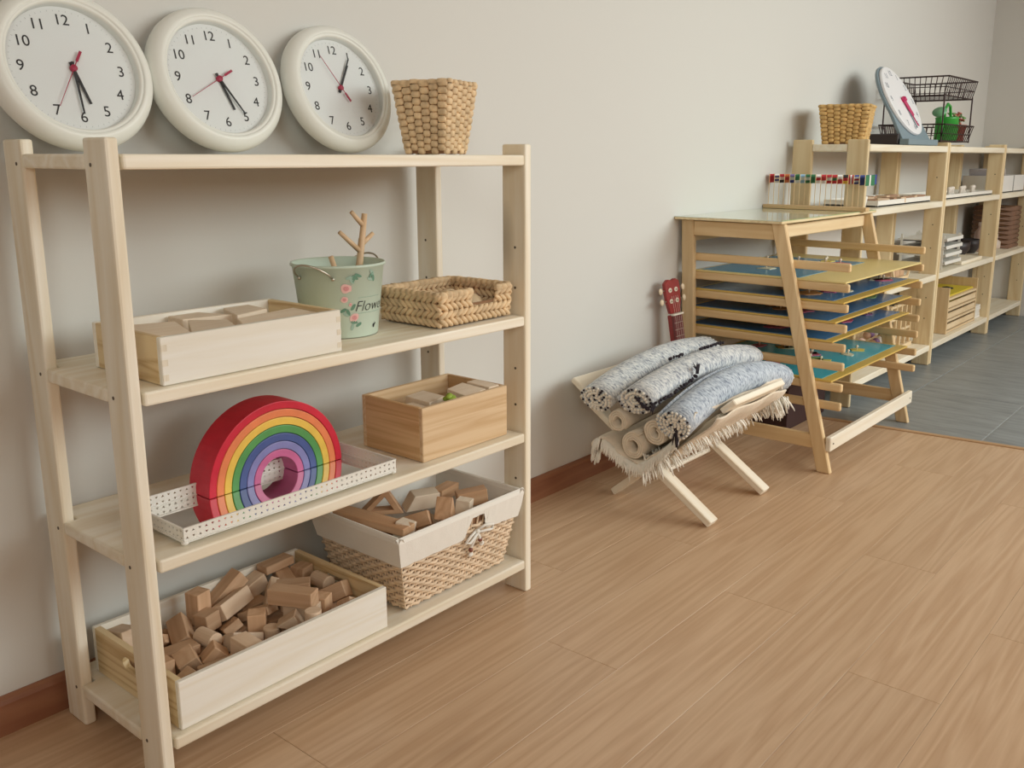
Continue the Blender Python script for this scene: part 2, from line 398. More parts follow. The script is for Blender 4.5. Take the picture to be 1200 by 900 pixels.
# ---------------------------------------------------------------- wall clocks
def make_clock(label, loc_x, R, tilt, hour, minute, second):
    t = thing('wall_clock', label, 'clock', (loc_x, -R*math.sin(tilt)-.0005, SZ[0]+R*math.cos(tilt)+.0012), (PI/2-tilt, 0, 0), 'white wall clocks leaning on the rack top')
    k = R/.147
    prof = [(0, 0), (.139, 0), (.1455, .004), (.147, .009), (.147, .018), (.1445, .028), (.138, .0365), (.130, .041), (.1245, .042), (.1225, .0405), (.1215, .0385), (.1195, .0395), (.1165, .0385), (.1145, .035), (.1135, .0235), (.1135, .022), (0, .022)]
    prof = [(r*k, z) for r, z in prof]
    link('case', MB().lathe(prof, 72).mesh('case', white_pl, smooth=True), t)
    link('dial', MB().lathe([(0.0, .0222), (.1133*k, .0222)], 64).mesh('dial', dial_m), t)
    rn = .0885*k
    for h in range(1, 13):
        a = h*PI/6
        link('numeral', text_mesh(str(h), .0275*k, ink, .0002), t, (rn*math.sin(a), rn*math.cos(a), .0226))
    mk = MB()
    for m in range(60):
        a = m*PI/30; L = .005 if m % 5 else .006
        mk.box((.1055*k*math.sin(a), .1055*k*math.cos(a), .0225), (.0007, L*.5, .0003), Euler((0, 0, -a)))
    stuff(link('minute_marks', mk.mesh('minute_marks', plain('pale_mark', (.55, .57, .57), .6)), t))
    def hand(nm, ang, L, w0, w1, back, z, mt):
        p = [(-w0/2, -back), (w0/2, -back), (w1/2, L), (-w1/2, L)]
        return link(nm, MB().prism(p, -.0004, .0004).mesh(nm, mt), t, (0, 0, z), (0, 0, -ang))
    hand('hour_hand', hour*PI/6, .066*k, .006, .0045, .012, .0252, ink)
    hand('minute_hand', minute*PI/30, .083*k, .0052, .0028, .012, .0272, ink)
    s = hand('second_hand', second*PI/30, .082*k, .0018, .0010, .014, .0292, red_hand)
    link('counterweight', MB().prism([(-.0024, -.036), (.0024, -.036), (.0024, -.014), (-.0024, -.014)], -.0005, .0005).mesh('counterweight', red_hand), s)
    link('hub', MB().lathe([(.0, .0305), (.0045, .0305), (.006, .0295), (.006, .0225)], 20).mesh('hub', red_hand, smooth=True), t)
    link('glass_cover', MB().lathe([(.1152*k, .0345), (.06*k, .0358), (0.0, .0362)], 48).mesh('glass_cover', glass_m, smooth=True), t)
    return t
make_clock('leftmost white wall clock showing half past five, leaning above the rack post', .1195, .1468, .297, 5.5, 30, 35)
make_clock('middle white wall clock showing twenty-five past five, between the other two', .4105, .1468, .297, 5.42, 25, 40)
make_clock('right white wall clock showing five past one, next to the woven basket', .7195, .1455, .297, 1.08, 5, 55)

# ---------------------------------------------------------------- woven baskets
def frame_face(p00, p10, p01, p11):
    """bilinear patch point"""
    p00, p10, p01, p11 = map(Vector, (p00, p10, p01, p11))
    return lambda u, v: (p00*(1-u)+p10*u)*(1-v)+(p01*(1-u)+p11*u)*v
def rect_corners(w, d, z): return [(-w/2, -d/2, z), (w/2, -d/2, z), (w/2, d/2, z), (-w/2, d/2, z)]
def stitch(mb, c, u, n, L, H, T, tilt=0, leaf=False):
    u = u.normalized(); n = (n-u*n.dot(u)).normalized(); v = n.cross(u)
    if tilt: u, v = u*math.cos(tilt)+v*math.sin(tilt), v*math.cos(tilt)-u*math.sin(tilt)
    m = Matrix((u, v, n)).transposed()
    if leaf:
        mb.sm = True; mb.ball(c, (L/2, H/2, T/2), 8, 4, m); mb.sm = False; return
    N_, R_ = 10, ((-1, 0), (-.8, .62), (0, 1), (.8, .62), (1, 0))
    vs = []; fs = []; pw = lambda q, e: math.copysign(abs(q)**e, q)
    for zc, rr in R_[1:-1]:
        for j in range(N_):
            a = 2*PI*j/N_; vs.append((L/2*rr**.5*pw(math.cos(a), .55), H/2*rr**.5*pw(math.sin(a), .55), T/2*zc))
    vs += [(0, 0, -T/2), (0, 0, T/2)]
    for k in range(2):
        for j in range(N_): j2 = (j+1) % N_; fs.append((k*N_+j, k*N_+j2, (k+1)*N_+j2, (k+1)*N_+j))
    for j in range(N_): j2 = (j+1) % N_; fs.append((2*N_+j, 2*N_+j2, 3*N_+1))
    mb.sm = True; mb.add(vs, fs, Matrix.Translation(c) @ m.to_4x4()); mb.sm = False
def hyacinth_basket(name, label, loc, rz, top, base, h, rows, cols, group, thick=.006, tiltrow=0.0, skip=None, inside=False, mat=None, rim=True):
    t = thing(name, label, 'basket', loc, (0, 0, rz), group)
    mat = mat or straw
    B = rect_corners(*base, 0.004); T = rect_corners(*top, h)
    rg = random.Random(name+label)
    wv = MB(); core = MB()
    for k in range(4):
        a, b = k, (k+1) % 4
        f = frame_face(B[a], B[b], T[a], T[b]); c = cols[k % 2]
        n = (f(1, 0)-f(0, 0)).cross(f(0, 1)-f(0, 0)).normalized()
        for sgn in ((1, -1) if inside else (1,)):
            for i in range(rows):
                for j in range(c):
                    u = (j+.5)/c; v = (i+.5+((j % 2)*.5-.25)*(0 if tiltrow else 1))/rows
                    if skip and skip(k, u, v): continue
                    p = f(u, min(max(v, .02), .985)); du = (f(min(u+.01, 1), v)-f(max(u-.01, 0), v))
                    w = (f(1, v)-f(0, v)).length/c
                    p = p+n*sgn*(thick*.25+rg.uniform(-.0008, .0008)) if inside else p+n*rg.uniform(-.0006, .0006)
                    tl = (tiltrow if i % 2 else -tiltrow) if tiltrow else rg.uniform(-.12, .12)
                    stitch(wv, p, du, n*sgn, w*(2.1 if tiltrow else 1.12)*rg.uniform(.94, 1.05), h/rows*(1.0 if not tiltrow else .66), thick*(1.5 if not tiltrow else 1.1), tl, bool(tiltrow))
        # dark core sheet, a little inside: shade in the gaps put into its colour
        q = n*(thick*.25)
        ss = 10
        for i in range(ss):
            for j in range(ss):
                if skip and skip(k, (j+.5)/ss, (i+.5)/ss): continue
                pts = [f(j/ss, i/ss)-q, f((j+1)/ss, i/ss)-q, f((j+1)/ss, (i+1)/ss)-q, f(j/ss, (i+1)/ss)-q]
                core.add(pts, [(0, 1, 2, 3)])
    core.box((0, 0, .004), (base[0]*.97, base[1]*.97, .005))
    link('wall', core.mesh('wall', gap_shade), t)
    stuff(link('weave', wv.mesh('weave', mat), t))
    if rim:
        r = MB(); R = rect_corners(top[0]-.002, top[1]-.002, h)
        for k in range(4):
            a, b = Vector(R[k]), Vector(R[(k+1) % 4]); c = cols[k % 2]
            for j in range(c):
                p = a.lerp(b, (j+.5)/c)
                if skip and skip(k, (j+.5)/c, 1.0): continue
                stitch(r, p+Vector((0, 0, rg.uniform(-.001, .001))), b-a, Vector((0, 0, 1)), (b-a).length/c*1.25, thick*2.0, thick*1.6, .35*(1 if tiltrow == 0 else -1))
        stuff(link('rim', r.mesh('rim', mat), t))
    return t
hyacinth_basket('woven_basket', 'small square straw basket on the rack top right of the three clocks', (.868, -.22, SZ[0]+.001), rad(16), (.142, .142), (.102, .102), .158, 10, (6, 6), None, thick=.007)
# wide flat basket with a cut-out in the front
def cut(k, u, v): return k == 0 and .40 < u < .76 and v > .55
hb = hyacinth_basket('braided_basket', 'low braided straw basket with cut-out front beside the mint bucket', (.835, -.276, SZ[1]+.001), rad(1), (.236, .19), (.228, .182), .074, 4, (14, 11), None, thick=.010, tiltrow=.62, skip=cut, inside=True)
eggw = plain('bare_turned_wood', (.80, .62, .40), .5, var=.06)
def egg(label, loc, r, mat, nm='wooden_egg', cat='toy egg', rot=(0, 0, 0)):
    prof = []
    for i in range(13):
        a = -PI/2+PI*i/12; z = math.sin(a); rr = math.cos(a)*(1-.12*z); prof.append((max(rr*r, 0), z*r*1.22))
    t = thing(nm, label, cat, loc, rot, me=MB().lathe(prof, 20).mesh(nm, mat, smooth=True)); return t
bz = SZ[1]+.0115
egg('pale wooden egg just inside the cut-out of the braided basket', (.880, -.312, bz+.024), .024, eggw, rot=(PI/2, 0, .5))
egg('pale wooden egg behind the one at the cut-out of the braided basket', (.875, -.252, bz+.026), .026, eggw, rot=(PI/2, 0, 1.3))
egg('pale wooden egg at the left end inside the braided basket', (.775, -.235, bz+.028), .028, eggw, rot=(PI/2, 0, .2))
t = thing('wooden_ball', 'red painted ball in the right end of the braided basket', 'ball', (.923, -.262, bz+.022), me=MB().lathe([(.022*math.cos(-PI/2+PI*i/14), .022*math.sin(-PI/2+PI*i/14)) for i in range(15)], 20).mesh('wooden_ball', plain('red_lacquer', (.62, .04, .04), .4), smooth=True))

# ---------------------------------------------------------------- wooden boxes
def open_box(name, label, cat, loc, w, d, h, th, mx, my, bottom=.008, rz=0, joints=None, slot=False, bev=.0015):
    t = thing(name, label, cat, loc, (0, 0, rz))
    link('front_panel', MB().box((0, 0, 0), (w, th, h)).mesh('front_panel', mx, bevel=bev, seg=1), t, (0, -d/2+th/2, h/2))
    link('back_panel', MB().box((0, 0, 0), (w, th, h)).mesh('back_panel', mx, bevel=bev, seg=1), t, (0, d/2-th/2, h/2))
    L = d-2*th-.0004
    if not slot:
        me = MB().box((0, 0, 0), (th, L, h)).mesh('side_panel', my, bevel=bev, seg=1)
    else:
        m = MB(); sw, s0, s1 = .085, h*.52, h*.80
        # side with an oblong hand hole: ring of quads round a slot, both faces plus edges
        N = 28; hole = []
        for i in range(N):
            a = 2*PI*i/N; cx = (sw/2-(s1-s0)/2)*(1 if math.cos(a) > 0 else -1)
            hole.append((cx+(s1-s0)/2*math.cos(a), (s0+s1)/2-h/2+(s1-s0)/2*math.sin(a)))
        hz = (s0+s1)/2-h/2; out = []; angs = []
        for y, z in hole:
            a = math.atan2((z-hz)*2.4, y); dy, dz = math.cos(a), math.sin(a)
            k = min(L/2/max(abs(dy), 1e-6), ((h/2-hz) if dz > 0 else (h/2+hz))/max(abs(dz), 1e-6)); out.append((dy*k, hz+dz*k)); angs.append(a)
        for yy_, zz_ in ((L/2, h/2), (-L/2, h/2), (-L/2, -h/2), (L/2, -h/2)):
            i = min(range(N), key=lambda q: (out[q][0]-yy_)**2+(out[q][1]-zz_)**2); out[i] = (yy_, zz_)
        vs = []
        for x in (-th/2, th/2):
            vs += [(x, y, z) for y, z in hole]+[(x, y, z) for y, z in out]
        fs = []
        for i in range(N):
            j = (i+1) % N
            fs += [(i, j, N+j, N+i), (2*N+i, 3*N+i, 3*N+j, 2*N+j), (i, 2*N+i, 2*N+j, j), (N+i, N+j, 3*N+j, 3*N+i)]
        # square off the corners
        me = m.add(vs, fs).mesh('side_panel', my, fix=True)
        m2 = MB()
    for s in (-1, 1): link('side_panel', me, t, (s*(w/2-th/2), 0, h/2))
    link('bottom_panel', MB().box((0, 0, bottom/2+.001), (w-2*th-.001, L-.001, bottom)).mesh('bottom_panel', mx), t)
    if joints:
        fm = joints
        for sx in (-1, 1):
            for k in range(3):
                for sy in (-1, 1):
                    link('finger_joint', MB().box((0, 0, 0), (th*.85, .0016, h/7.5)).mesh('finger_joint', fm), t, (sx*(w/2-th*.5), sy*(d/2-.0004), h*(.16+.31*k)))
    return t
endgrain = wood('pine_end_grain', (.80, .74, .62), (.66, .58, .45), 'Z', ring=60, var=.02)
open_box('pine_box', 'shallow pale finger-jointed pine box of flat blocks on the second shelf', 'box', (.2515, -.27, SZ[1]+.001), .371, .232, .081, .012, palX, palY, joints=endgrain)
# flat blocks lying in it: (outline, z of the underside, tilt)
slab_i = 0
def slab(label, pts, z0, th, tilt=(0, 0), group='flat blocks in the pine box', mat=None):
    c = (sum(p[0] for p in pts)/len(pts), sum(p[1] for p in pts)/len(pts))
    me = MB().prism([(x-c[0], y-c[1]) for x, y in pts], 0, th).mesh('flat_block', mat or blockp, bevel=.0012, seg=1, fix=True)
    return thing('flat_block', label, 'block', (c[0], c[1], z0), (tilt[0], tilt[1], 0), group, me)
b1 = SZ[1]+.0105
x0, x1, ya, yb_ = .081, .422, -.370, -.170
for L in range(2):
    for i in range(4):
        xa, xb = x0+(x1-x0)*i/4+.001, x0+(x1-x0)*(i+1)/4-.001
        slab('pale flat block lying under the top layer in the shallow pine box', [(xa, ya), (xb, ya), (xb, yb_), (xa, yb_)], b1+L*.0205, .02)
zt = b1+.0415
slab('large pale triangular block in the left corner of the shallow pine box', [(.084, -.330), (.146, -.352), (.196, -.205), (.090, -.186)], zt, .022, (.0, .03))
slab('pale flat block by the back panel of the pine box, left of the wedge', [(.205, -.215), (.30, -.232), (.262, -.172), (.20, -.172)], zt, .024, (.05, 0))
slab('pale wedge-shaped block in the middle of the shallow pine box', [(.152, -.340), (.235, -.345), (.258, -.285), (.213, -.222)], zt, .022, (0, -.05))
slab('pale oblong block along the back right of the shallow pine box', [(.290, -.262), (.372, -.240), (.372, -.176), (.315, -.176)], zt, .026, (.03, .0))
slab('large pale flat block in the right front of the shallow pine box', [(.245, -.352), (.418, -.366), (.418, -.262), (.275, -.285)], zt, .023, (.02, 0))

# ---------------------------------------------------------------- bamboo box
open_box('bamboo_box', 'deep brown bamboo box of pale blocks on the third shelf', 'box', (.7985, -.272, SZ[2]+.001), .281, .2, .123, .011, bamX, wood('bamboo_crosswise', (.70, .47, .25), (.52, .30, .13), 'Y', ring=22, contrast=1.2, stretch=.03))
b3 = SZ[2]+.0105
for L in range(4):
    for i in range(3):
        xa = .674+i*.083; slab('pale flat block lying under the top layer in the bamboo box', [(xa, -.358), (xa+.081, -.358), (xa+.081, -.250), (xa, -.250)], b3+L*.0205, .02, group='flat blocks in the bamboo box')
zt = b3+.083
slab('pale flat block in the left front corner of the bamboo box', [(.675, -.352), (.722, -.357), (.735, -.262), (.675, -.255)], zt, .012, group='flat blocks in the bamboo box')
slab('pinkish square block behind the left front block in the bamboo box', [(.738, -.312), (.806, -.295), (.800, -.225), (.735, -.235)], zt, .020, (.05, .02), group='flat blocks in the bamboo box')
slab('white topped block standing proud in the middle of the bamboo box', [(.812, -.358), (.885, -.352), (.885, -.275), (.822, -.285)], zt+.002, .028, (.05, -.03), group='flat blocks in the bamboo box')
slab('white topped block in the right front corner of the bamboo box', [(.889, -.358), (.925, -.358), (.925, -.285), (.889, -.285)], zt, .034, (.04, 0), group='flat blocks in the bamboo box')
t = thing('leaf_piece', 'small bright green leafy piece among the blocks in the bamboo box', 'toy', (.778, -.338, zt))
lg = plain('leaf_green_paint', (.30, .42, .05), .6)
lm = MB(); lm.sm = True
for i in range(7):
    a = i*2*PI/7; lm.ball((.009*math.cos(a), .009*math.sin(a), .026+.004*math.sin(i*2)), (.008, .008, .006), 8, 5)
lm.ball((0, 0, .030), .008, 8, 5)
link('leaves', lm.mesh('leaves', lg), t)
link('stem', MB().tube([(0, 0, 0), (0, 0, .026)], .004, 8).mesh('stem', lg), t)

# ---------------------------------------------------------------- mint bucket
BK = (.562, -.228, SZ[1]+.001); r0, r1, bh = .079, .0965, .150
bucket = thing('metal_bucket', 'mint green metal bucket printed with roses and cursive writing', 'bucket', BK)
prof = [(0, .003), (r0-.003, .003), (r0-.001, 0), (r0, .002), (r1-.001, bh-.004), (r1+.0022, bh-.003), (r1+.0032, bh), (r1+.0018, bh+.003), (r1-.001, bh+.003), (r1-.0025, bh), (r0-.0015, .006), (0, .006)]
link('pail', MB().lathe(prof, 64).mesh('pail', mint, smooth=True), bucket)
def on_bucket(th0, s, z, lift=.0006):
    r = r0+(r1-r0)*z/bh+lift; a = th0+s/r; return Vector((r*math.cos(a), r*math.sin(a), z))
def decal(name, th0, polys, mat):
    m = MB()
    for poly in polys:
        n = len(poly); c = (sum(p[0] for p in poly)/n, sum(p[1] for p in poly)/n)
        m.add([on_bucket(th0, *c)]+[on_bucket(th0, *p) for p in poly], [(0, 1+i, 1+(i+1) % n) for i in range(n)])
    return link(name, m.mesh(name, mat), bucket)
def blob(cx, cy, rx, ry, rot=0, n=12, wob=.12, seed=0):
    g_ = random.Random(seed); out = []
    for i in range(n):
        a = 2*PI*i/n; k = 1+g_.uniform(-wob, wob); x, y = rx*k*math.cos(a), ry*k*math.sin(a)
        out.append((cx+x*math.cos(rot)-y*math.sin(rot), cy+x*math.sin(rot)+y*math.cos(rot)))
    return out
pk1 = plain('rose_pink_print', (.80, .50, .47), .5); pk2 = plain('rose_deep_print', (.70, .30, .31), .5)
gr1 = plain('leaf_print', (.13, .27, .19), .5); gr2 = plain('pale_leaf_print', (.32, .46, .38), .5)
TH = rad(237)
leafs = [(.012, .132, .3), (.022, .130, 1.2), (.031, .136, -.4), (.017, .125, 2.2), (.064, .135, .8), (.070, .128, 1.7), (.061, .126, -.3), (-.002, .064, .5), (.008, .060, 2.0), (.003, .056, -.6), (.019, .070, 1.0), (.020, .038, -.2), (.016, .028, 1.2), (.030, .032, .5), (.024, .132, 2.6), (.066, .140, 2.4)]
for i, (s, z, a) in enumerate(leafs): decal('printed_leaf', TH, [blob(s, z-.004, .0078, .0034, a, seed=i)], gr1 if i % 3 else gr2)
for i, (s, z, r) in enumerate([(.005, .106, .0115), (.001, .083, .0075), (.021, .044, .0105), (.013, .072, .004)]):
    decal('printed_rose', TH, [blob(s, z, r, r*.85, .4*i, seed=40+i)], pk1)
    m = [blob(s+r*.36*math.cos(a), z+r*.30*math.sin(a), r*.30, r*.12, a+PI/2, seed=i) for a in (0.3, 1.6, 2.8, 4.1, 5.3)]+[blob(s, z, r*.2, r*.2)]
    o_ = decal('printed_petals', TH, m, pk2)
    for v_ in o_.data.vertices: v_.co += Vector((v_.co.x, v_.co.y, 0)).normalized()*.0005
def wrap_text(txt, size, s0, z0, shear, name):
    me = text_mesh(txt, size, ink, 0, shear, -.0005)
    bm = bmesh.new(); bm.from_mesh(me); bmesh.ops.triangulate(bm, faces=bm.faces)
    bmesh.ops.subdivide_edges(bm, edges=[e for e in bm.edges if e.calc_length() > .006], cuts=2)
    for v in bm.verts: v.co = on_bucket(TH, s0+v.co.x, z0+v.co.y, .0007)
    bm.to_mesh(me); bm.free(); return link(name, me, bucket)
wrap_text('Flower', .032, .066, .066, .35, 'printed_script')
for zz in (.0845, .0515): decal('printed_rule', TH, [[(.030+.016*q, zz), (.046+.016*q, zz), (.046+.016*q, zz+.0009), (.030+.016*q, zz+.0009)] for q in range(4)], gr2)
decal('printed_bee', TH, [blob(.072, .021, .003, .0045), blob(.076, .024, .004, .002, .7)], ink)
for a0, nm in ((rad(200), 'handle'), (rad(20), 'handle')):
    pts = []
    for i in range(15):
        u = i/14; s = (-.040+.08*u); lift = .004+.030*math.sin(PI*u)**.7; z = .128+.030*math.sin(PI*u)**.8
        r = r0+(r1-r0)*min(z, bh)/bh+lift; a = a0+s/.094; pts.append((r*math.cos(a), r*math.sin(a), z))
    h_ = link(nm, MB().tube(pts, .0021, 8).mesh(nm, steel, smooth=True), bucket)
    rv = MB(); rv.sm = True
    for s in (-.040, .040):
        r = r0+(r1-r0)*.126/bh+.002; a = a0+s/.094; rv.ball((r*math.cos(a), r*math.sin(a), .126), .0042, 8, 6)
    link('rivet', rv.mesh('rivet', steel), h_)
st = thing('branched_stick', 'peeled branched wooden stick standing in the mint bucket', 'stick', (0, 0, 0))
branch = wood('peeled_branch', (.72, .52, .33), (.60, .40, .23), 'Z', ring=20, var=.03)
link('trunk', MB().tube([(.598, -.222, .7225), (.611, -.2235, .79), (.622, -.225, .850), (.632, -.225, .905), (.642, -.225, .962)], [.0085, .0082, .0078, .007, .0062], 12).mesh('trunk', branch, smooth=True), st)
for a, b in (((.635, -.225, .938), (.605, -.226, .967)), ((.6255, -.225, .882), (.574, -.222, .926)), ((.630, -.226, .896), (.664, -.224, .918)), ((.626, -.222, .870), (.652, -.196, .905)), ((.640, -.222, .935), (.655, -.205, .945))):
    link('branch', MB().tube([a, tuple((p+q)/2 for p, q in zip(a, b)), b], [.0056, .0053, .0046], 10).mesh('branch', branch, smooth=True), st)
t = thing('wooden_peg', 'short wooden peg poking over the left rim of the mint bucket', 'stick', (0, 0, 0), me=MB().tube([(.585, -.24, .7235), (.568, -.232, .80), (.546, -.225, .877)], .0058, 10).mesh('wooden_peg', branch, smooth=True))

# ---------------------------------------------------------------- mirror tray and rainbow
TX0, TX1, TY0, TY1 = .083, .572, -.378, -.186; tz = SZ[2]+.0015
tray = thing('mirror_tray', 'white pierced metal tray with a mirror base on the third shelf', 'tray', ((TX0+TX1)/2, (TY0+TY1)/2, tz))
tw, td = TX1-TX0, TY1-TY0
def pierced(L, h, cell, rows=2, th=.0012):
    """upright plate along x with triangular holes"""
    m = MB(); n = max(2, int(L/cell)); cw = L/n; chh = h/rows
    for y, flip in ((-th/2, False), (th/2, True)):
        for i in range(n):
            for r in range(rows):
                X0, Z0 = -L/2+i*cw, r*chh; up = (i+r) % 2 == 0
                q = [(X0, Z0), (X0+cw, Z0), (X0+cw, Z0+chh), (X0, Z0+chh)]
                cx, cz = X0+cw/2, Z0+chh/2; a, b = cw*.24, chh*.19
                tr = [(cx-a, cz-b), (cx+a, cz-b), (cx, cz+b)] if up else [(cx-a, cz+b), (cx, cz-b), (cx+a, cz+b)]
                vs = [(x, y, z) for x, z in q]+[(x, y, z) for x, z in tr]
                fs = [(0, 1, 5, 4), (1, 2, 5), (2, 6, 5), (2, 3, 6), (3, 0, 4, 6)] if up else [(0, 1, 5), (1, 2, 6, 5), (2, 3, 4, 6), (3, 0, 4), (0, 5, 4)]
                m.add(vs, [f[::-1] for f in fs] if flip else fs)
    for z in (0, h): m.box((0, 0, z), (L, .0036, .0028))
    return m
for s, L, loc, rz in ((1, tw, (0, -td/2, .009), 0), (1, tw, (0, td/2, .009), 0), (1, td, (-tw/2, 0, .009), PI/2), (1, td, (tw/2, 0, .009), PI/2)):
    link('pierced_rim', pierced(L, .0225, .0125).mesh('pierced_rim', white_metal), tray, loc, (0, 0, rz))
link('mirror', MB().box((0, 0, .0075), (tw-.004, td-.004, .004)).mesh('mirror', mirror_m), tray)
link('base_plate', MB().box((0, 0, .0045), (tw-.002, td-.002, .0018)).mesh('base_plate', white_metal), tray)
ft = MB(); ft.sm = True; ft.ball((0, 0, .0046), (.0068, .0068, .0046), 12, 8); fm_ = ft.mesh('foot', white_metal)
for x in (-1, 1):
    for y in (-1, 1): link('foot', fm_, tray, (x*(tw/2-.004), y*(td/2-.004), 0))
arcs = [('red', (.66, .018, .05), 'outermost'), ('orange', (.86, .25, .10), 'second'), ('yellow', (.88, .58, .10), 'third'), ('green', (.10, .34, .10), 'fourth'), ('blue', (.07, .11, .32), 'fifth'), ('lavender blue', (.24, .24, .52), 'sixth'), ('pink', (.60, .14, .32), 'innermost')]
RC = (.3825, -.198, tz+.0100); RO, RI, RDp = .162, .044, .072
step = (RO-RI)/7
for i, (cn, colr, pos) in enumerate(arcs):
    ro, ri = RO-i*step-.0005, RO-(i+1)*step+.0005; N = 36
    poly = [(ro*math.cos(PI*j/N), ro*math.sin(PI*j/N)) for j in range(N+1)]+[(ri*math.cos(PI*j/N), ri*math.sin(PI*j/N)) for j in range(N, -1, -1)]
    m = MB(); n = len(poly); vs = [(x, -RDp/2, z) for x, z in poly]+[(x, RDp/2, z) for x, z in poly]; fs = []
    for j in range(N):
        k = 2*N+1-j; fs += [(j, j+1, k-1, k), (n+j, n+k, n+k-1, n+j+1)]
    for j in range(n): fs.append((j, n+j, n+(j+1) % n, (j+1) % n))
    me = m.add(vs, fs).mesh('rainbow_arch', plain(cn.replace(' ', '_')+'_stain', colr, .42, var=.10, vscale=30), bevel=.0015, seg=2, fix=True)
    thing('rainbow_arch', '%s wooden arch, %s of the nested rainbow on the mirror tray' % (cn, pos), 'toy arch', RC, (0, 0, 0), 'nested rainbow arches', me)

# ---------------------------------------------------------------- crate of blocks
CR = (.286, -.2285, SZ[3]+.001)
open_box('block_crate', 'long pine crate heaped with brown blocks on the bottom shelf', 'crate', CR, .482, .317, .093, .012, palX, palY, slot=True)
KM = {}
blockq = wood('light_block_wood', (.74, .57, .42), (.64, .46, .31), 'X', ring=14, var=.12, rough=.6)
def block_mesh(kind, pale=False):
    if (kind, pale) in KM: return KM[(kind, pale)]
    m = MB()
    if kind == 'bar': m.box((0, 0, 0), (.07, .036, .036))
    elif kind == 'long': m.box((0, 0, 0), (.1, .034, .034))
    elif kind == 'cube': m.box((0, 0, 0), (.037, .037, .037))
    elif kind == 'flat': m.box((0, 0, 0), (.075, .038, .019))
    elif kind == 'tri':
        x, y, z = .06, .036, .032
        m.add([(-x/2, -y/2, -z/3), (x/2, -y/2, -z/3), (0, -y/2, z*2/3), (-x/2, y/2, -z/3), (x/2, y/2, -z/3), (0, y/2, z*2/3)], [(0, 1, 2), (3, 5, 4), (0, 3, 4, 1), (1, 4, 5, 2), (2, 5, 3, 0)])
    elif kind == 'cyl':
        m.tube([(-.025, 0, 0), (.025, 0, 0)], .017, 20)
    KM[(kind, pale)] = m.mesh('wooden_block', blockq if pale else blockw, bevel=.0013, seg=1, fix=True); return KM[(kind, pale)]
KN = {'bar': 'oblong beech block', 'long': 'long beech bar', 'cube': 'beech cube', 'flat': 'flat beech block', 'tri': 'triangular beech prism', 'cyl': 'beech cylinder'}
def heap(data, origin, where, group, cells, nx, ny, LX, LY, ztop):
    made = []
    for k, x, y, z, qw, qx, qy, qz in data:
        cx = min(nx-1, int((x+LX/2)/LX*nx)); cy = min(ny-1, int((y+LY/2)/LY*ny))
        lay = 'atop the heap' if z > ztop else ('low' if z < ztop*.5 else 'midway')
        lab = '%s %s, %s %s of the %s' % (KN[k], lay, cells[1][cy], cells[0][cx], where)
        made.append((lab, x, y, thing('wooden_block', lab, 'block', (origin[0]+x, origin[1]+y, origin[2]+z), Quaternion((qw, qx, qy, qz)), group, block_mesh(k, k == 'tri' or (len(made)*7) % 10 < 3))))
    for lab in set(m[0] for m in made):
        same = sorted([m for m in made if m[0] == lab], key=lambda m: m[1])
        if len(same) == 2:
            same[0][3]['label'] = lab+', the left one'; same[1][3]['label'] = lab+', the right one'
        elif len(same) > 2:
            for q, m in enumerate(same): m[3]['label'] = lab+', '+('first', 'second', 'third', 'fourth', 'fifth', 'sixth')[q]+' from left'
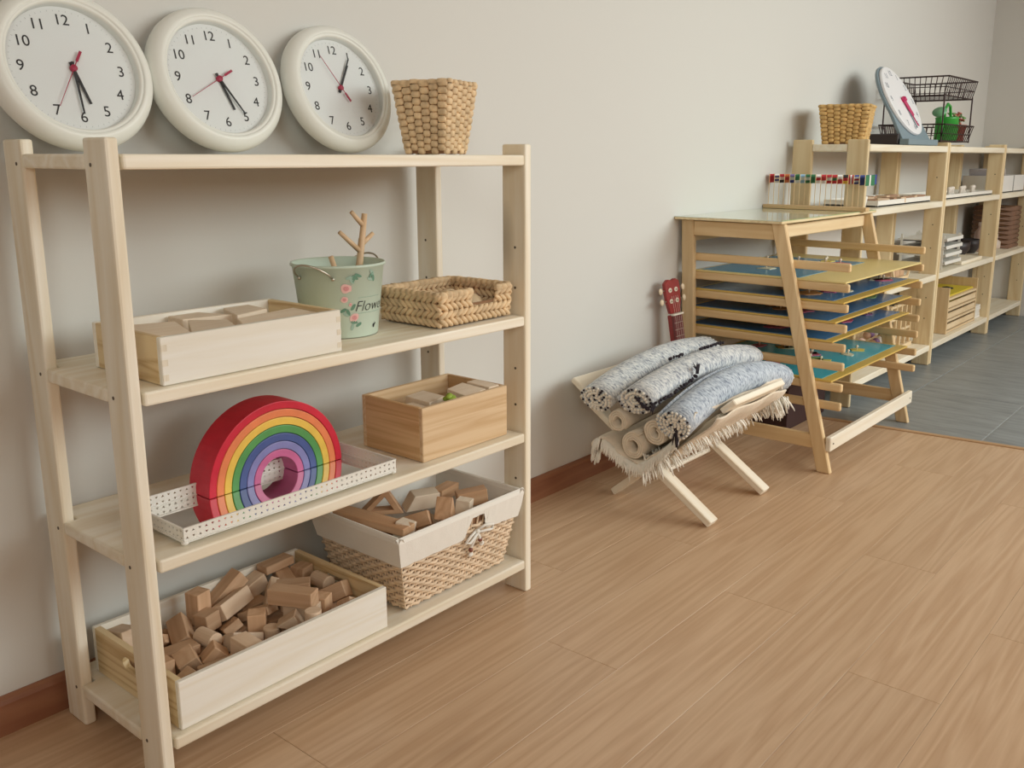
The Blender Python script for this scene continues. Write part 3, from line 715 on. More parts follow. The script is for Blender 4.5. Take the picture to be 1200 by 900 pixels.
CRATE = [('flat', -0.1685, -0.0912, 0.0194, 0.661, 0.661, -0.252, -0.251),
('cyl', -0.1343, -0.0851, 0.0171, 0.321, 0.171, 0.439, 0.822),
('flat', -0.0947, -0.1032, 0.0194, 0.364, 0.364, -0.606, -0.606),
('bar', -0.0498, -0.1106, 0.0184, 0.198, 0.198, -0.679, -0.679),
('bar', 0.0616, -0.0962, 0.0184, 0.559, 0.559, -0.433, -0.433),
('bar', 0.1238, -0.057, 0.0184, 0.517, 0.518, -0.482, -0.482),
('bar', 0.1902, -0.0723, 0.0184, 0.706, 0.706, -0.042, -0.042),
('flat', -0.161, -0.0223, 0.0194, 0.618, 0.618, -0.344, -0.344),
('bar', -0.1106, -0.007, 0.0184, 0.117, 0.117, -0.697, -0.697),
('flat', -0.0656, 0.0082, 0.0194, 0.558, 0.558, -0.435, -0.435),
('cyl', -0.0195, 0.0078, 0.0171, 0.733, 0.601, 0.202, 0.246),
('bar', 0.0745, -0.0032, 0.0184, 0.01, 0.01, 0.707, 0.707),
('cyl', 0.1321, 0.0051, 0.0171, 0.563, 0.462, -0.434, -0.529),
('bar', 0.1882, 0.0197, 0.0184, 0.11, 0.11, -0.699, -0.699),
('bar', -0.1881, 0.1096, 0.0184, 0.674, 0.674, -0.215, -0.215),
('flat', -0.0928, 0.0804, 0.0194, 0.469, 0.469, 0.529, 0.529),
('cube', -0.0568, 0.073, 0.0189, 0.345, 0.345, 0.617, 0.617),
('bar', -0.0327, 0.1055, 0.0184, 0.332, 0.332, 0.624, 0.624),
('bar', 0.0691, 0.0865, 0.0184, 0.707, 0.707, 0.013, 0.013),
('flat', 0.1261, 0.0938, 0.0194, 0.499, 0.499, -0.501, -0.501),
('bar', 0.1751, 0.0908, 0.0184, 0.23, 0.23, 0.669, 0.669),
('bar', -0.1957, -0.1266, 0.0397, 0.377, 0.377, -0.598, 0.598),
('cyl', -0.1318, 0.1257, 0.0171, 0.956, -0.29, 0.013, -0.044),
('cyl', 0.0174, -0.0613, 0.0254, 0.532, 0.466, 0.532, -0.466),
('bar', 0.0132, -0.0172, 0.0354, 0.633, -0.315, 0.633, 0.315),
('flat', 0.043, 0.0245, 0.0439, 0.528, -0.099, 0.165, 0.827),
('cyl', 0.0592, -0.0387, 0.0171, 0.957, -0.29, 0.007, -0.024),
('bar', 0.1841, -0.1195, 0.0403, 0.247, -0.126, -0.855, -0.438),
('cyl', -0.2055, 0.0643, 0.0254, 0.64, -0.302, -0.64, -0.302),
('bar', -0.1791, 0.0325, 0.0184, 0.997, 0.0, 0.0, 0.082),
('bar', -0.0681, -0.1092, 0.0564, 0.707, -0.007, 0.022, -0.707),
('flat', 0.02, 0.0522, 0.0099, 0.459, 0.0, 0.0, 0.888),
('flat', 0.0678, 0.1244, 0.0099, 0.0, 0.017, -1.0, 0.0),
('flat', 0.1468, 0.0462, 0.0194, 0.707, -0.707, -0.015, 0.015),
('flat', 0.122, -0.0015, 0.0467, 0.981, -0.0, -0.0, -0.193),
('bar', -0.2091, -0.041, 0.0354, 0.5, -0.5, 0.5, 0.5),
('bar', -0.0409, -0.0497, 0.0357, 0.956, -0.227, 0.186, 0.015),
('flat', -0.1545, -0.0025, 0.0484, 0.999, -0.012, 0.018, -0.044),
('bar', -0.1135, 0.0542, 0.0512, 0.663, 0.471, 0.154, 0.561),
('cube', -0.0593, 0.0477, 0.0586, 0.73, 0.675, 0.053, 0.093),
('cyl', -0.094, -0.0093, 0.0539, 0.669, -0.066, -0.073, 0.736),
('cube', -0.1093, -0.0573, 0.0407, 0.901, -0.102, -0.372, -0.197),
('long', 0.0311, 0.1276, 0.06, 0.674, -0.675, -0.213, -0.214),
('long', 0.0104, 0.0686, 0.06, 0.952, -0.223, -0.047, 0.202),
('tri', 0.0523, -0.0847, 0.0555, 0.92, 0.05, 0.125, -0.369),
('long', 0.0783, -0.0531, 0.091, 0.598, 0.598, -0.377, -0.377),
('bar', 0.0915, -0.0636, 0.0552, 0.86, -0.0, -0.0, -0.51),
('cube', 0.1385, -0.065, 0.0557, 0.686, 0.172, -0.686, 0.172),
('bar', 0.1184, 0.0014, 0.075, 0.334, -0.0, 0.0, 0.942),
('flat', 0.0077, -0.1082, 0.0194, 0.331, -0.331, -0.625, 0.625),
('cyl', 0.0718, -0.1276, 0.0622, 0.707, -0.022, 0.707, 0.022),
('flat', -0.1346, -0.1175, 0.0487, 0.997, -0.0, -0.0, -0.074),
('long', 0.157, 0.089, 0.0555, 0.834, -0.007, 0.02, 0.551),
('bar', 0.0924, 0.1246, 0.0494, 0.984, -0.0, -0.179, -0.001),
('flat', 0.1604, 0.1244, 0.082, 0.999, -0.03, -0.02, 0.009),
('cube', 0.2047, 0.0889, 0.0557, 0.993, -0.0, 0.0, 0.121),
('cyl', 0.2101, 0.0229, 0.0539, 0.544, -0.446, -0.451, 0.55),
('bar', 0.1921, -0.0388, 0.0486, 0.779, 0.398, -0.413, -0.254),
('flat', 0.1264, -0.1158, 0.0216, 0.823, 0.538, 0.1, 0.153),
('bar', -0.0531, 0.0891, 0.0732, 0.083, 0.702, 0.083, -0.702),
('flat', 0.0964, 0.0553, 0.0509, 0.437, 0.798, 0.209, 0.359),
('flat', -0.0238, 0.0254, 0.0388, 0.762, -0.287, 0.001, 0.58),
('flat', -0.1439, 0.0724, 0.0351, 0.326, 0.857, 0.365, -0.163),
('bar', -0.2049, 0.1062, 0.0634, 0.701, -0.089, 0.089, 0.701),
('cube', -0.1646, -0.0544, 0.0547, 0.745, -0.438, 0.316, 0.391)]
heap(CRATE, (CR[0], CR[1], CR[2]+.0095), 'pine crate', 'building blocks heaped in the long pine crate', (('far left', 'left', 'middle', 'right', 'far right'), ('front', 'centre', 'back')), 5, 3, .46, .29, .05)

# ---------------------------------------------------------------- lined wicker basket
WB = (.762, -.246, SZ[3]+.001)
wb = thing('wicker_basket', 'cane basket with white cotton lining and a bow, on the bottom shelf', 'basket', WB)
WT, WBs, WH = (.400, .292), (.325, .235), .185
Bq, Tq = rect_corners(*WBs, .004), rect_corners(*WT, WH)
strands = MB(); stakes = MB(); wallm = MB()
ROWS = 15
def side_pt(k, u, v, off=0):
    f = frame_face(Bq[k], Bq[(k+1) % 4], Tq[k], Tq[(k+1) % 4])
    n = (f(1, 0)-f(0, 0)).cross(f(0, 1)-f(0, 0)).normalized(); return f(u, v)+n*off
cnt = (19, 14)
strands.sm = True
for i in range(ROWS):
    v = (i+.5)/ROWS*.80; pts = []
    for k in range(4):
        c = cnt[k % 2]
        for j in range(c*2):
            s = j/2.0; off = .0042*math.cos(PI*s+PI*(i % 2))
            pts.append(side_pt(k, j/(2*c), v, off))
    strands.tube(pts, WH/ROWS*.80*.43, 5, caps=False, closed=True)
stuff(link('cane_weave', strands.mesh('cane_weave', wick), wb))
for k in range(4):
    for j in range(cnt[k % 2]):
        u = j/cnt[k % 2]; stakes.tube([side_pt(k, u, 0), side_pt(k, u, .97)], .0022, 5)
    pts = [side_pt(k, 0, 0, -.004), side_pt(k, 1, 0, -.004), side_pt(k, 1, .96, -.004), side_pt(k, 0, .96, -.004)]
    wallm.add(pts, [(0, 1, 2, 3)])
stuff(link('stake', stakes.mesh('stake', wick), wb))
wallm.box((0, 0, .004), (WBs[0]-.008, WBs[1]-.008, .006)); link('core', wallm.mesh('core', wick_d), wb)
rp = [Vector(p) for p in rect_corners(WT[0], WT[1], WH*.99)]
link('rim_cane', MB().tube([rp[k].lerp(rp[(k+1) % 4], j/6) for k in range(4) for j in range(6)], .005, 8, closed=True).mesh('rim_cane', wick, smooth=True), wb)
# cotton lining: outer turn-over, rounded lip, inner face; with a gap for the bow on the front
ln = MB(); ln.sm = True
vb = .66
def band(k, u0, u1, lo0, lo1, n=10):
    for j in range(n):
        a, b = u0+(u1-u0)*j/n, u0+(u1-u0)*(j+1)/n; la, lb = lo0+(lo1-lo0)*j/n, lo0+(lo1-lo0)*(j+1)/n
        ra, rb = .0009*math.sin(j*2.3), .0009*math.sin((j+1)*2.3)
        prof = lambda u, lo, w_: [side_pt(k, u, lo, .0085+w_), side_pt(k, u, (lo+.98)/2, .0085-w_), side_pt(k, u, .99, .0080), side_pt(k, u, 1.03, .005), side_pt(k, u, 1.045, 0), side_pt(k, u, 1.03, -.005), side_pt(k, u, .98, -.0075)]
        P1, P2 = prof(a, la, ra), prof(b, lb, rb)
        for i in range(len(P1)-1): ln.add([P1[i], P2[i], P2[i+1], P1[i+1]], [(0, 1, 2, 3)])
band(0, -.022, .50, vb, vb); band(0, .50, .56, vb, .93, 4); band(0, .56, .66, .93, .93, 3); band(0, .66, .70, .93, vb+.04, 3); band(0, .70, 1.022, vb+.04, vb)
for k in (1, 2, 3): band(k, -.03 if k != 2 else -.022, 1.03 if k != 2 else 1.022, vb, vb)
for k in range(4):
    for j in range(8):
        P = [side_pt(k, j/8, .98, -.0075), side_pt(k, (j+1)/8, .98, -.0075), side_pt(k, (j+1)/8, .03, -.0075), side_pt(k, j/8, .03, -.0075)]
        ln.add(P, [(0, 3, 2, 1)])
link('cotton_lining', ln.mesh('cotton_lining', cloth, fix=True), wb)
bow = MB(); bow.sm = True
def BP(u, v, o): return side_pt(0, u, v, o)
bow.tube([BP(.60, .74, .012), BP(.54, .70, .016), BP(.50, .63, .016), BP(.53, .62, .02), BP(.60, .72, .018)], .0034, 7)
bow.tube([BP(.60, .74, .012), BP(.66, .80, .02), BP(.72, .77, .022), BP(.74, .68, .016), BP(.70, .71, .022), BP(.60, .73, .018)], .0034, 7)
bow.tube([BP(.60, .73, .014), BP(.585, .62, .014), BP(.565, .50, .012), BP(.575, .42, .011)], .0036, 7)
bow.tube([BP(.60, .73, .014), BP(.63, .62, .016), BP(.665, .52, .013)], .0036, 7)
bow.ball(BP(.60, .73, .016), .0062, 8, 6)
bow.ball(BP(.575, .41, .012), (.008, .004, .006), 8, 6); bow.ball(BP(.668, .51, .013), (.008, .004, .006), 8, 6)
link('bow', bow.mesh('bow', cloth), wb)
bd = MB(); bd.sm = True; bd.ball(BP(.635, .595, .016), .0058, 10, 7); bd.ball(BP(.562, .49, .014), .0058, 10, 7)
link('bead', bd.mesh('bead', plain('brown_bead', (.22, .07, .045), .35)), wb)
B4 = [('flat', -0.0838, -0.0614, 0.0194, 0.639, 0.639, -0.302, -0.302),
('cyl', -0.0236, -0.0626, 0.0171, 0.0, 0.0, -0.773, -0.634),
('flat', 0.027, -0.083, 0.0194, 0.225, 0.225, -0.67, -0.67),
('bar', 0.0913, -0.0779, 0.0184, 0.587, 0.587, -0.394, -0.394),
('bar', -0.0978, -0.0016, 0.0184, 0.166, 0.166, -0.687, -0.687),
('bar', -0.0288, -0.0023, 0.0184, 0.466, 0.466, -0.532, -0.532),
('bar', 0.0488, -0.0338, 0.0184, 0.699, 0.699, 0.105, 0.105),
('flat', 0.1123, 0.0185, 0.0194, 0.647, 0.647, -0.286, -0.286),
('bar', -0.0957, 0.0555, 0.0184, 0.02, 0.02, -0.707, -0.707),
('flat', -0.0288, 0.0788, 0.0194, 0.472, 0.472, -0.526, -0.526),
('cyl', 0.0076, 0.048, 0.0171, 0.471, 0.882, -0.017, -0.009),
('bar', 0.1061, 0.0755, 0.0184, 0.092, 0.092, -0.701, -0.701),
('cyl', -0.1279, -0.082, 0.0171, 0.069, 0.704, -0.704, -0.069),
('bar', -0.0255, -0.0538, 0.0517, 0.051, 0.04, 0.786, 0.615),
('bar', 0.0663, -0.0775, 0.0567, 0.094, -0.112, 0.716, -0.683),
('flat', 0.1332, -0.0787, 0.0194, 0.505, 0.505, 0.495, 0.495),
('cube', -0.0855, 0.0158, 0.0557, 0.169, 0.169, 0.687, 0.687),
('bar', -0.0435, 0.0067, 0.0552, 0.526, 0.526, 0.472, 0.472),
('bar', 0.0304, 0.0073, 0.0349, 0.915, 0.376, -0.131, 0.066),
('flat', 0.0964, -0.0059, 0.0194, 0.61, 0.61, -0.358, -0.358),
('bar', -0.1257, 0.0901, 0.0684, 0.429, -0.569, 0.562, 0.42),
('bar', -0.0541, 0.0672, 0.0734, 0.462, 0.505, -0.488, 0.541),
('cyl', 0.0581, 0.0503, 0.0171, 0.29, 0.544, 0.695, 0.371),
('cyl', 0.1248, 0.0801, 0.0539, 0.199, 0.657, 0.696, 0.211),
('bar', -0.0879, -0.0928, 0.0514, 0.175, -0.288, 0.488, 0.805),
('flat', -0.0105, -0.0403, 0.0874, 0.052, 0.041, 0.786, 0.615),
('cyl', 0.0057, -0.1004, 0.0559, 0.882, -0.471, 0.0, 0.0),
('bar', 0.1246, -0.0811, 0.0572, 0.0, 0.727, 0.686, 0.0),
('cyl', -0.1001, -0.0171, 0.0539, 0.228, 0.069, 0.282, 0.929),
('bar', -0.0305, 0.0122, 0.092, 0.0, -0.751, -0.66, 0.0),
('bar', 0.0671, -0.0376, 0.0572, 0.7, 0.7, 0.099, 0.099),
('flat', 0.1255, -0.0068, 0.0487, 0.708, -0.0, -0.0, -0.707),
('flat', -0.056, 0.1071, 0.0379, 0.493, 0.506, 0.493, -0.506),
('flat', 0.034, 0.0981, 0.034, 0.921, 0.0, 0.391, -0.0),
('flat', -0.0078, 0.075, 0.0474, 0.682, 0.319, 0.498, 0.43),
('bar', 0.0632, 0.0769, 0.0547, 0.05, -0.706, 0.705, -0.049),
('bar', -0.0571, -0.0821, 0.0986, 0.238, 0.666, 0.666, 0.238),
('cube', -0.028, -0.0986, 0.0189, 0.707, -0.0, -0.0, 0.707),
('bar', 0.0165, 0.0388, 0.0639, 0.687, 0.331, 0.483, 0.43),
('cube', 0.1261, -0.0986, 0.0945, 0.5, 0.5, 0.5, 0.5)]
heap(B4, (WB[0], WB[1]+.0, WB[2]+.016), 'lined basket', 'blocks lying in the lined cane basket', (('left', 'middle', 'right'), ('front', 'back')), 3, 2, .30, .24, .075)
bigw = wood('large_block_wood', (.70, .45, .27), (.54, .30, .16), 'X', ring=12, var=.1, rough=.55)
def big(label, loc, dims, rot, nm='large_block', pale=False):
    return thing(nm, label, 'block', loc, rot, 'large blocks on top in the lined cane basket', MB().box((0, 0, 0), dims).mesh(nm, blockp if pale else bigw, bevel=.0015, seg=1))
zb = WB[2]+.118
big('long flat board resting on the left rim of the lined cane basket', (.612, -.250, .272), (.205, .044, .018), (0, .03, rad(-80)))
big('square ended pale block at the front left of the lined cane basket', (.640, -.325, .262), (.040, .036, .036), (.2, .1, .4), pale=True)
def frame_tri(label, loc, rot, a=.10, w=.016, d=.034):
    """open wooden triangle: right-angled ring"""
    o = [(0, 0), (a, 0), (a*.62, a*.62)]; cx, cy = sum(p[0] for p in o)/3, sum(p[1] for p in o)/3
    k = .52; i_ = [(cx+(x-cx)*k, cy+(y-cy)*k) for x, y in o]
    vs = [(x-cx, -d/2, y-cy) for x, y in o]+[(x-cx, -d/2, y-cy) for x, y in i_]+[(x-cx, d/2, y-cy) for x, y in o]+[(x-cx, d/2, y-cy) for x, y in i_]; fs = []
    for j in range(3):
        q = (j+1) % 3; fs += [(j, q, 3+q, 3+j), (6+j, 9+j, 9+q, 6+q), (j, 6+j, 6+q, q), (3+j, 3+q, 9+q, 9+j)]
    return thing('open_triangle_block', label, 'block', loc, rot, 'large blocks on top in the lined cane basket', MB().add(vs, fs).mesh('open_triangle_block', bigw, bevel=.0012, seg=1, fix=True))
frame_tri('open wooden triangle standing at the back left of the lined cane basket', (.694, -.190, .272), (0, 0, rad(-38)), a=.105)
frame_tri('open wooden triangle lying in the middle of the lined cane basket', (.715, -.292, .250), (rad(62), 0, rad(-15)), a=.095)
def trap(label, loc, rot, L=.085, h=.038, d=.04, mat=None):
    p = [(-L/2, -h/2), (L/2, -h/2), (L/2, h/2), (-L/2+.022, h/2)]
    m = MB(); n = 4; vs = [(x, -d/2, z) for x, z in p]+[(x, d/2, z) for x, z in p]
    fs = [(0, 1, 2, 3), (4, 7, 6, 5)]+[(i, 4+i, 4+(i+1) % 4, (i+1) % 4) for i in range(4)]
    return thing('slanted_block', label, 'block', loc, rot, 'large blocks on top in the lined cane basket', m.add(vs, fs).mesh('slanted_block', mat or blockp, bevel=.0013, seg=1, fix=True))
trap('pale slant-ended block near the back wall of the lined cane basket', (.772, -.238, .272), (.1, 0, rad(-24)))
t = thing('prism_block', 'triangular prism block standing in the middle of the lined cane basket', 'block', (.775, -.318, .267), (0, .1, rad(30)), 'large blocks on top in the lined cane basket', MB().prism([(-.026, -.02), (.026, -.02), (0, .03)], -.02, .02, Matrix.Rotation(PI/2, 4, 'X')).mesh('prism_block', bigw, bevel=.0013, seg=1, fix=True))
big('small pale cube near the front rim of the lined cane basket', (.826, -.332, .262), (.036, .036, .036), (.1, .1, .5), pale=True)
big('tipped oblong block at the right end of the lined cane basket', (.884, -.302, .262), (.075, .036, .036), (0, -.12, rad(-35)))
big('dark oblong block along the right wall of the lined cane basket', (.880, -.212, .255), (.085, .036, .03), (0, .05, rad(15)))

# ================================================================ RUG STAND WITH ROLLED RUGS
def kid(name, me, t, loc, rot=(0, 0, 0)):
    o = link(name, me, t, Vector(loc)-t.location, rot); return o
def bar_between(y0, z0, y1, z1, w, th, mat, name):
    L = math.hypot(y1-y0, z1-z0)
    me = MB().box((0, 0, 0), (w, L, th)).mesh(name, mat, bevel=.0025, seg=1)
    return me, ((y0+y1)/2, (z0+z1)/2), math.atan2(z1-z0, y1-y0)
rs = thing('rug_stand', 'low crossed-leg white pine stand holding the rolled rugs', 'rug stand', (1.85, -.36, 0))
rugY = wood('white_pine_crosswise', (.90, .84, .72), (.83, .73, .57), 'Y', ring=10)
for i, (xa, xb) in enumerate(((1.660, 1.707), (2.010, 1.963))):
    for y0, y1, z1, x in ((-.555, -.075, .33, xa), (-.172, -.548, .330, xb)):
        me, (cy, cz), a = bar_between(y0, .009, y1, z1, .045, .022, rugY, 'leg')
        kid('leg', me, rs, (x, cy, cz+.003), (a, 0, 0))
for y, z, a, L_, x_ in ((-.085, .372, math.atan2(.33, .48), .43, 1.822), (-.578, .372, math.atan2(.345, -.394), .33, 1.842)):
    kid('top_rail', MB().box((0, 0, 0), (L_, .056, .019)).mesh('top_rail', rugX, bevel=.003, seg=1), rs, (x_, y, z), (a, 0, 0))
kid('cross_bar', MB().tube([(-.16, 0, 0), (.16, 0, 0)], .009, 10).mesh('cross_bar', rugX), rs, (1.835, -.352, .118))
def roll(name, label, cat, path, R, pitch, mat, group, turns=None, gap=.0008, endmat=None, seed=0, tint=None, squash=1.0, phase=0, sy=1.0):
    """spiral cloth strip swept along a gently sagging path; the ends show the coil"""
    rg = random.Random(seed)
    turns = turns or max(2, (R-.008)/pitch); n = int(turns*22)
    inner, outer = [], []
    for i in range(n+1):
        a = phase+2*PI*turns*i/n; r = R-pitch*turns*(1-i/n); r = max(r, .004)
        wob = 1+.035*math.sin(a*2+seed)+.02*math.sin(a*5)
        th = pitch-gap
        inner.append(((r-th)*wob*math.cos(a)*sy, (r-th)*wob*math.sin(a)*squash)); outer.append((r*wob*math.cos(a)*sy, r*wob*math.sin(a)*squash))
    prof = outer+inner[::-1]; m = len(prof)
    P = [Vector(p) for p in path]; K = 14; st = []
    for i in range(K+1):       # quadratic through three points
        u = i/K; p0, p1, p2 = P; st.append(p0*(2*(u-.5)*(u-1))+p1*(4*u*(1-u))+p2*(2*u*(u-.5)))
    c = st[0]; vs = []; fs = []
    for i, p in enumerate(st):
        t = (st[min(i+1, K)]-st[max(i-1, 0)]).normalized(); side = Vector((0, 1, 0)); side = (side-t*side.dot(t)).normalized(); up = t.cross(side)
        for (a, b) in prof: vs.append(p-c+side*a+up*b)
    for i in range(K):
        for j in range(m):
            j2 = (j+1) % m; fs.append((i*m+j, i*m+j2, (i+1)*m+j2, (i+1)*m+j))
    for j in range(n):
        fs.append((j+1, j, m-1-j, m-2-j)); b = K*m; fs.append((b+j, b+j+1, b+m-2-j, b+m-1-j))
    root = thing(name, label, cat, c, (0, 0, 0), group)
    mb = MB(); mb.add(vs, fs)
    me = mb.mesh('roll', mat, smooth=False, fix=True)
    for p in me.polygons: p.use_smooth = len(p.vertices) == 4
    body = link('roll', me, root)
    if tint: body.color = (*tint, 1)
    if endmat:                                   # whipped edge: nubs of yarn along the coil at both ends
        w = (MB(), MB()); w[0].sm = w[1].sm = True
        for e in (0, K):
            p = st[e]-c; t = (st[min(e+1, K)]-st[max(e-1, 0)]).normalized(); side = Vector((0, 1, 0)); side = (side-t*side.dot(t)).normalized(); up = t.cross(side)
            step = 0
            for j in range(0, n):
                a = ((outer[j][0]+inner[j][0])/2, (outer[j][1]+inner[j][1])/2)
                q = p+side*a[0]+up*a[1]-t*(.002 if e == 0 else -.002)
                if step and (q-last).length < .0068: continue
                step = 1; last = q
                k = 1 if rg.random() < endmat else 0
                w[k].ball(q, (rg.uniform(.004, .0058),)*3 if k == 0 else (rg.uniform(.003, .0045),)*3, 6, 4)
        stuff(link('whipped_edge', w[0].mesh('whipped_edge', fringe_m), root)); stuff(link('dark_edge_yarn', w[1].mesh('dark_edge_yarn', black_yarn), root))
    return root
G = 'rolled rugs on the crossed-leg stand'
roll('rolled_rug', 'grey flecked rolled rug at the back of the stand, nearest the wall', 'rug', [(1.535, -.212, .362), (1.86, -.213, .424), (2.17, -.226, .420)], .046, .0085, rug_grey, G, endmat=.20, seed=1, sy=1.36, tint=(.98, .99, .98))
roll('rolled_rug', 'pale grey rolled rug in the middle of the top row, dark coil at its end', 'rug', [(1.520, -.362, .387), (1.88, -.360, .432), (2.22, -.364, .404)], .048, .0105, rug_grey, G, endmat=.34, seed=2, sy=1.36, tint=(.98, .98, .97), phase=1.2)
roll('rolled_rug', 'bluish grey rolled rug at the front of the stand, biggest of the top row', 'rug', [(1.515, -.497, .340), (1.86, -.495, .402), (2.20, -.492, .352)], .053, .0095, rug_grey, G, endmat=.16, seed=3, sy=1.14, tint=(.80, .87, .96), phase=2.4)
GC = 'cream rolled mats under the grey rugs'
roll('rolled_mat', 'cream rolled mat under the back grey rug, highest of the cream ones', 'mat', [(1.555, -.275, .300), (1.84, -.278, .318), (2.12, -.29, .315)], .037, .0068, cream, GC, turns=2.6, seed=4)
roll('rolled_mat', 'cream rolled mat with a loose coil, lowest of the cream ones', 'mat', [(1.550, -.337, .236), (1.84, -.34, .243), (2.12, -.345, .243)], .043, .0066, cream, GC, turns=3.2, seed=5, phase=.8)
roll('rolled_mat', 'cream rolled mat with an open eye beneath the middle and front grey rugs', 'mat', [(1.550, -.412, .290), (1.84, -.413, .306), (2.12, -.41, .300)], .0405, .0075, cream, GC, turns=3.0, seed=6, phase=2)
# fringed cream rug lining the stand
lr = thing('fringed_rug', 'cream fringed rug lining the crossed-leg stand beneath the rolls', 'rug', (1.85, -.36, .15))
pth = [(-.546, .376), (-.520, .335), (-.475, .280), (-.43, .236), (-.385, .200), (-.350, .187), (-.315, .196), (-.275, .218), (-.238, .238), (-.208, .236), (-.196, .214), (-.206, .196), (-.222, .198), (-.226, .210)]
def cat(pts, k=4):
    out = []
    for i in range(len(pts)-1):
        p0, p1, p2, p3 = [Vector(pts[max(0, min(len(pts)-1, i+d))]) for d in (-1, 0, 1, 2)]
        for j in range(k):
            t = j/k; out.append(.5*((2*p1)+(p2-p0)*t+(2*p0-5*p1+4*p2-p3)*t*t+(3*p1-p0-3*p2+p3)*t**3))
    out.append(Vector(pts[-1])); return out
pp = cat(pth); NX = 18; mb = MB(); mb.sm = True; rg = random.Random(8)
vs = []
for i in range(NX+1):
    x = 1.545+(2.10-1.545)*i/NX
    for j, p in enumerate(pp):
        vs.append((x-1.85+.006*math.sin(j*.9), p[0]+.36+.003*math.sin(i*1.3+j*.5), p[1]-.15+.003*math.sin(i*.9+j)))
nj = len(pp)
mb.add(vs, [(i*nj+j, (i+1)*nj+j, (i+1)*nj+j+1, i*nj+j+1) for i in range(NX) for j in range(nj-1)])
o = link('cloth', mb.mesh('cloth', cream), lr); md = o.modifiers.new('thickness', 'SOLIDIFY'); md.thickness = .006; md.offset = 0
mb = MB(); mb.sm = True; vs = []; fp = cat([(-.578, .352), (-.560, .325), (-.515, .284), (-.47, .243), (-.43, .205), (-.405, .176)]); nf_ = len(fp)
for i in range(NX+1):
    x = 1.615+(2.07-1.615)*i/NX
    for j, p in enumerate(fp): vs.append((x-1.85, p[0]+.36-.003*math.sin(i*1.1+j*.4), p[1]-.15-.004*math.sin(i*.8)+(.006*math.sin(i*2.1) if j > nf_-4 else 0)))
mb.add(vs, [(i*nf_+j, (i+1)*nf_+j, (i+1)*nf_+j+1, i*nf_+j+1) for i in range(NX) for j in range(nf_-1)])
o = link('front_flap', mb.mesh('front_flap', cream), lr); md = o.modifiers.new('thickness', 'SOLIDIFY'); md.thickness = .005; md.offset = 0
fr = MB()
def strand(m, p, d, L, r=.0024, curl=.3):
    p = Vector(p); d = Vector(d).normalized(); q = p.copy(); pts = [q.copy()]; s = Vector((rg.uniform(-1, 1), rg.uniform(-1, 1), rg.uniform(-1, 1)))*curl
    for k in range(4):
        d = (d+Vector((0, 0, -.28))+s*.25).normalized(); q = q+d*(L/4); pts.append(q.copy())
    m.tube(pts, [r, r*1.1, r*1.05, r*.9, r*.4], 4, caps=True)
base = Vector((1.85, -.36, .15))
for j in range(len(pp)):                                   # left and right ends
    for k in range(9):
        p = pp[j] if j == len(pp)-1 else pp[j].lerp(pp[j+1], k/9)
        for x, sx in ((1.545, -1), (2.10, 1)):
            if rg.random() < (.9 if j < len(pp)*.62 and (sx > 0 or j > 5) else .3): strand(fr, Vector((x, p[0], p[1]))-base, (sx*.55, -.1, -.5), rg.uniform(.026, .046))
for i in range(150):                                       # hanging tufts along the front fold
    x = rg.uniform(1.56, 2.08); y = rg.uniform(-.50, -.40); z = .15+(-.36-y)*.80+.020
    strand(fr, Vector((x, y-.012, z-.006))-base, (rg.uniform(-.3, .3), -.8, -.5), rg.uniform(.02, .04))
for i in range(160):                                       # the thick tassel clump at the low point and by the right leg
    x, y, z = [(1.575, -.35, .185), (2.115, -.50, .285), (2.08, -.53, .315), (1.60, -.40, .215)][i % 4]
    strand(fr, Vector((x+rg.uniform(-.045, .045), y+rg.uniform(-.035, .035), z+rg.uniform(-.01, .006)))-base, (rg.uniform(-.5, .4), -.5+rg.uniform(-.4, .2), -.6), rg.uniform(.035, .062), .003)
stuff(link('fringe', fr.mesh('fringe', fringe_m, smooth=True), lr))
# black yarn ties lying between the rolls
def tie(label, pts, tuft):
    t = thing('yarn_tie', label, 'yarn tie', pts[0]); m = MB(); m.sm = True; b = Vector(pts[0])
    pr_ = [Vector(p)-b for p in pts]
    for i in range(len(pr_)-1):
        for k in range(6):
            q = pr_[i].lerp(pr_[i+1], k/6)+Vector((rg.uniform(-.002, .002), rg.uniform(-.003, .003), rg.uniform(-.001, .003)))
            m.ball(q, (rg.uniform(.005, .009), rg.uniform(.004, .007), rg.uniform(.003, .006)), 6, 4, Euler((rg.uniform(0, 3), rg.uniform(0, 3), rg.uniform(0, 3))).to_matrix())
    link('knots', m.mesh('knots', black_yarn), t); f = MB()
    for (p, d, n, L) in tuft:
        for i in range(n): strand(f, Vector(p)-b+Vector((rg.uniform(-.005, .005), rg.uniform(-.005, .005), 0)), Vector(d)+Vector((rg.uniform(-.35, .35), rg.uniform(-.35, .35), rg.uniform(-.1, .3))), L*rg.uniform(.7, 1), .0022, .15)
    if tuft: link('yarn_ends', f.mesh('yarn_ends', black_yarn, smooth=True), t)
tie('long black yarn tie lying between the middle and front grey rugs', [(1.515, -.425, .385), (1.58, -.440, .400), (1.66, -.440, .417), (1.75, -.434, .433)], [((1.75, -.434, .436), (.15, .25, 1.4), 9, .04), ((1.515, -.43, .384), (-1, -.2, -.2), 8, .03)])
tie('black yarn tie at the end of the middle grey rug coil', [(1.509, -.372, .40), (1.508, -.395, .378), (1.509, -.417, .37)], [])
tie('black yarn tail hanging from the front grey rug coil', [(1.518, -.500, .335), (1.517, -.503, .318)], [((1.517, -.503, .316), (-.1, -.1, -1), 10, .05)])
tie('short black yarn tie between the back and middle grey rugs', [(1.82, -.298, .452), (1.90, -.302, .456)], [])
tie('longer black yarn tie between the back and middle rugs, further right', [(1.985, -.308, .458), (2.06, -.315, .462), (2.14, -.316, .458)], [])

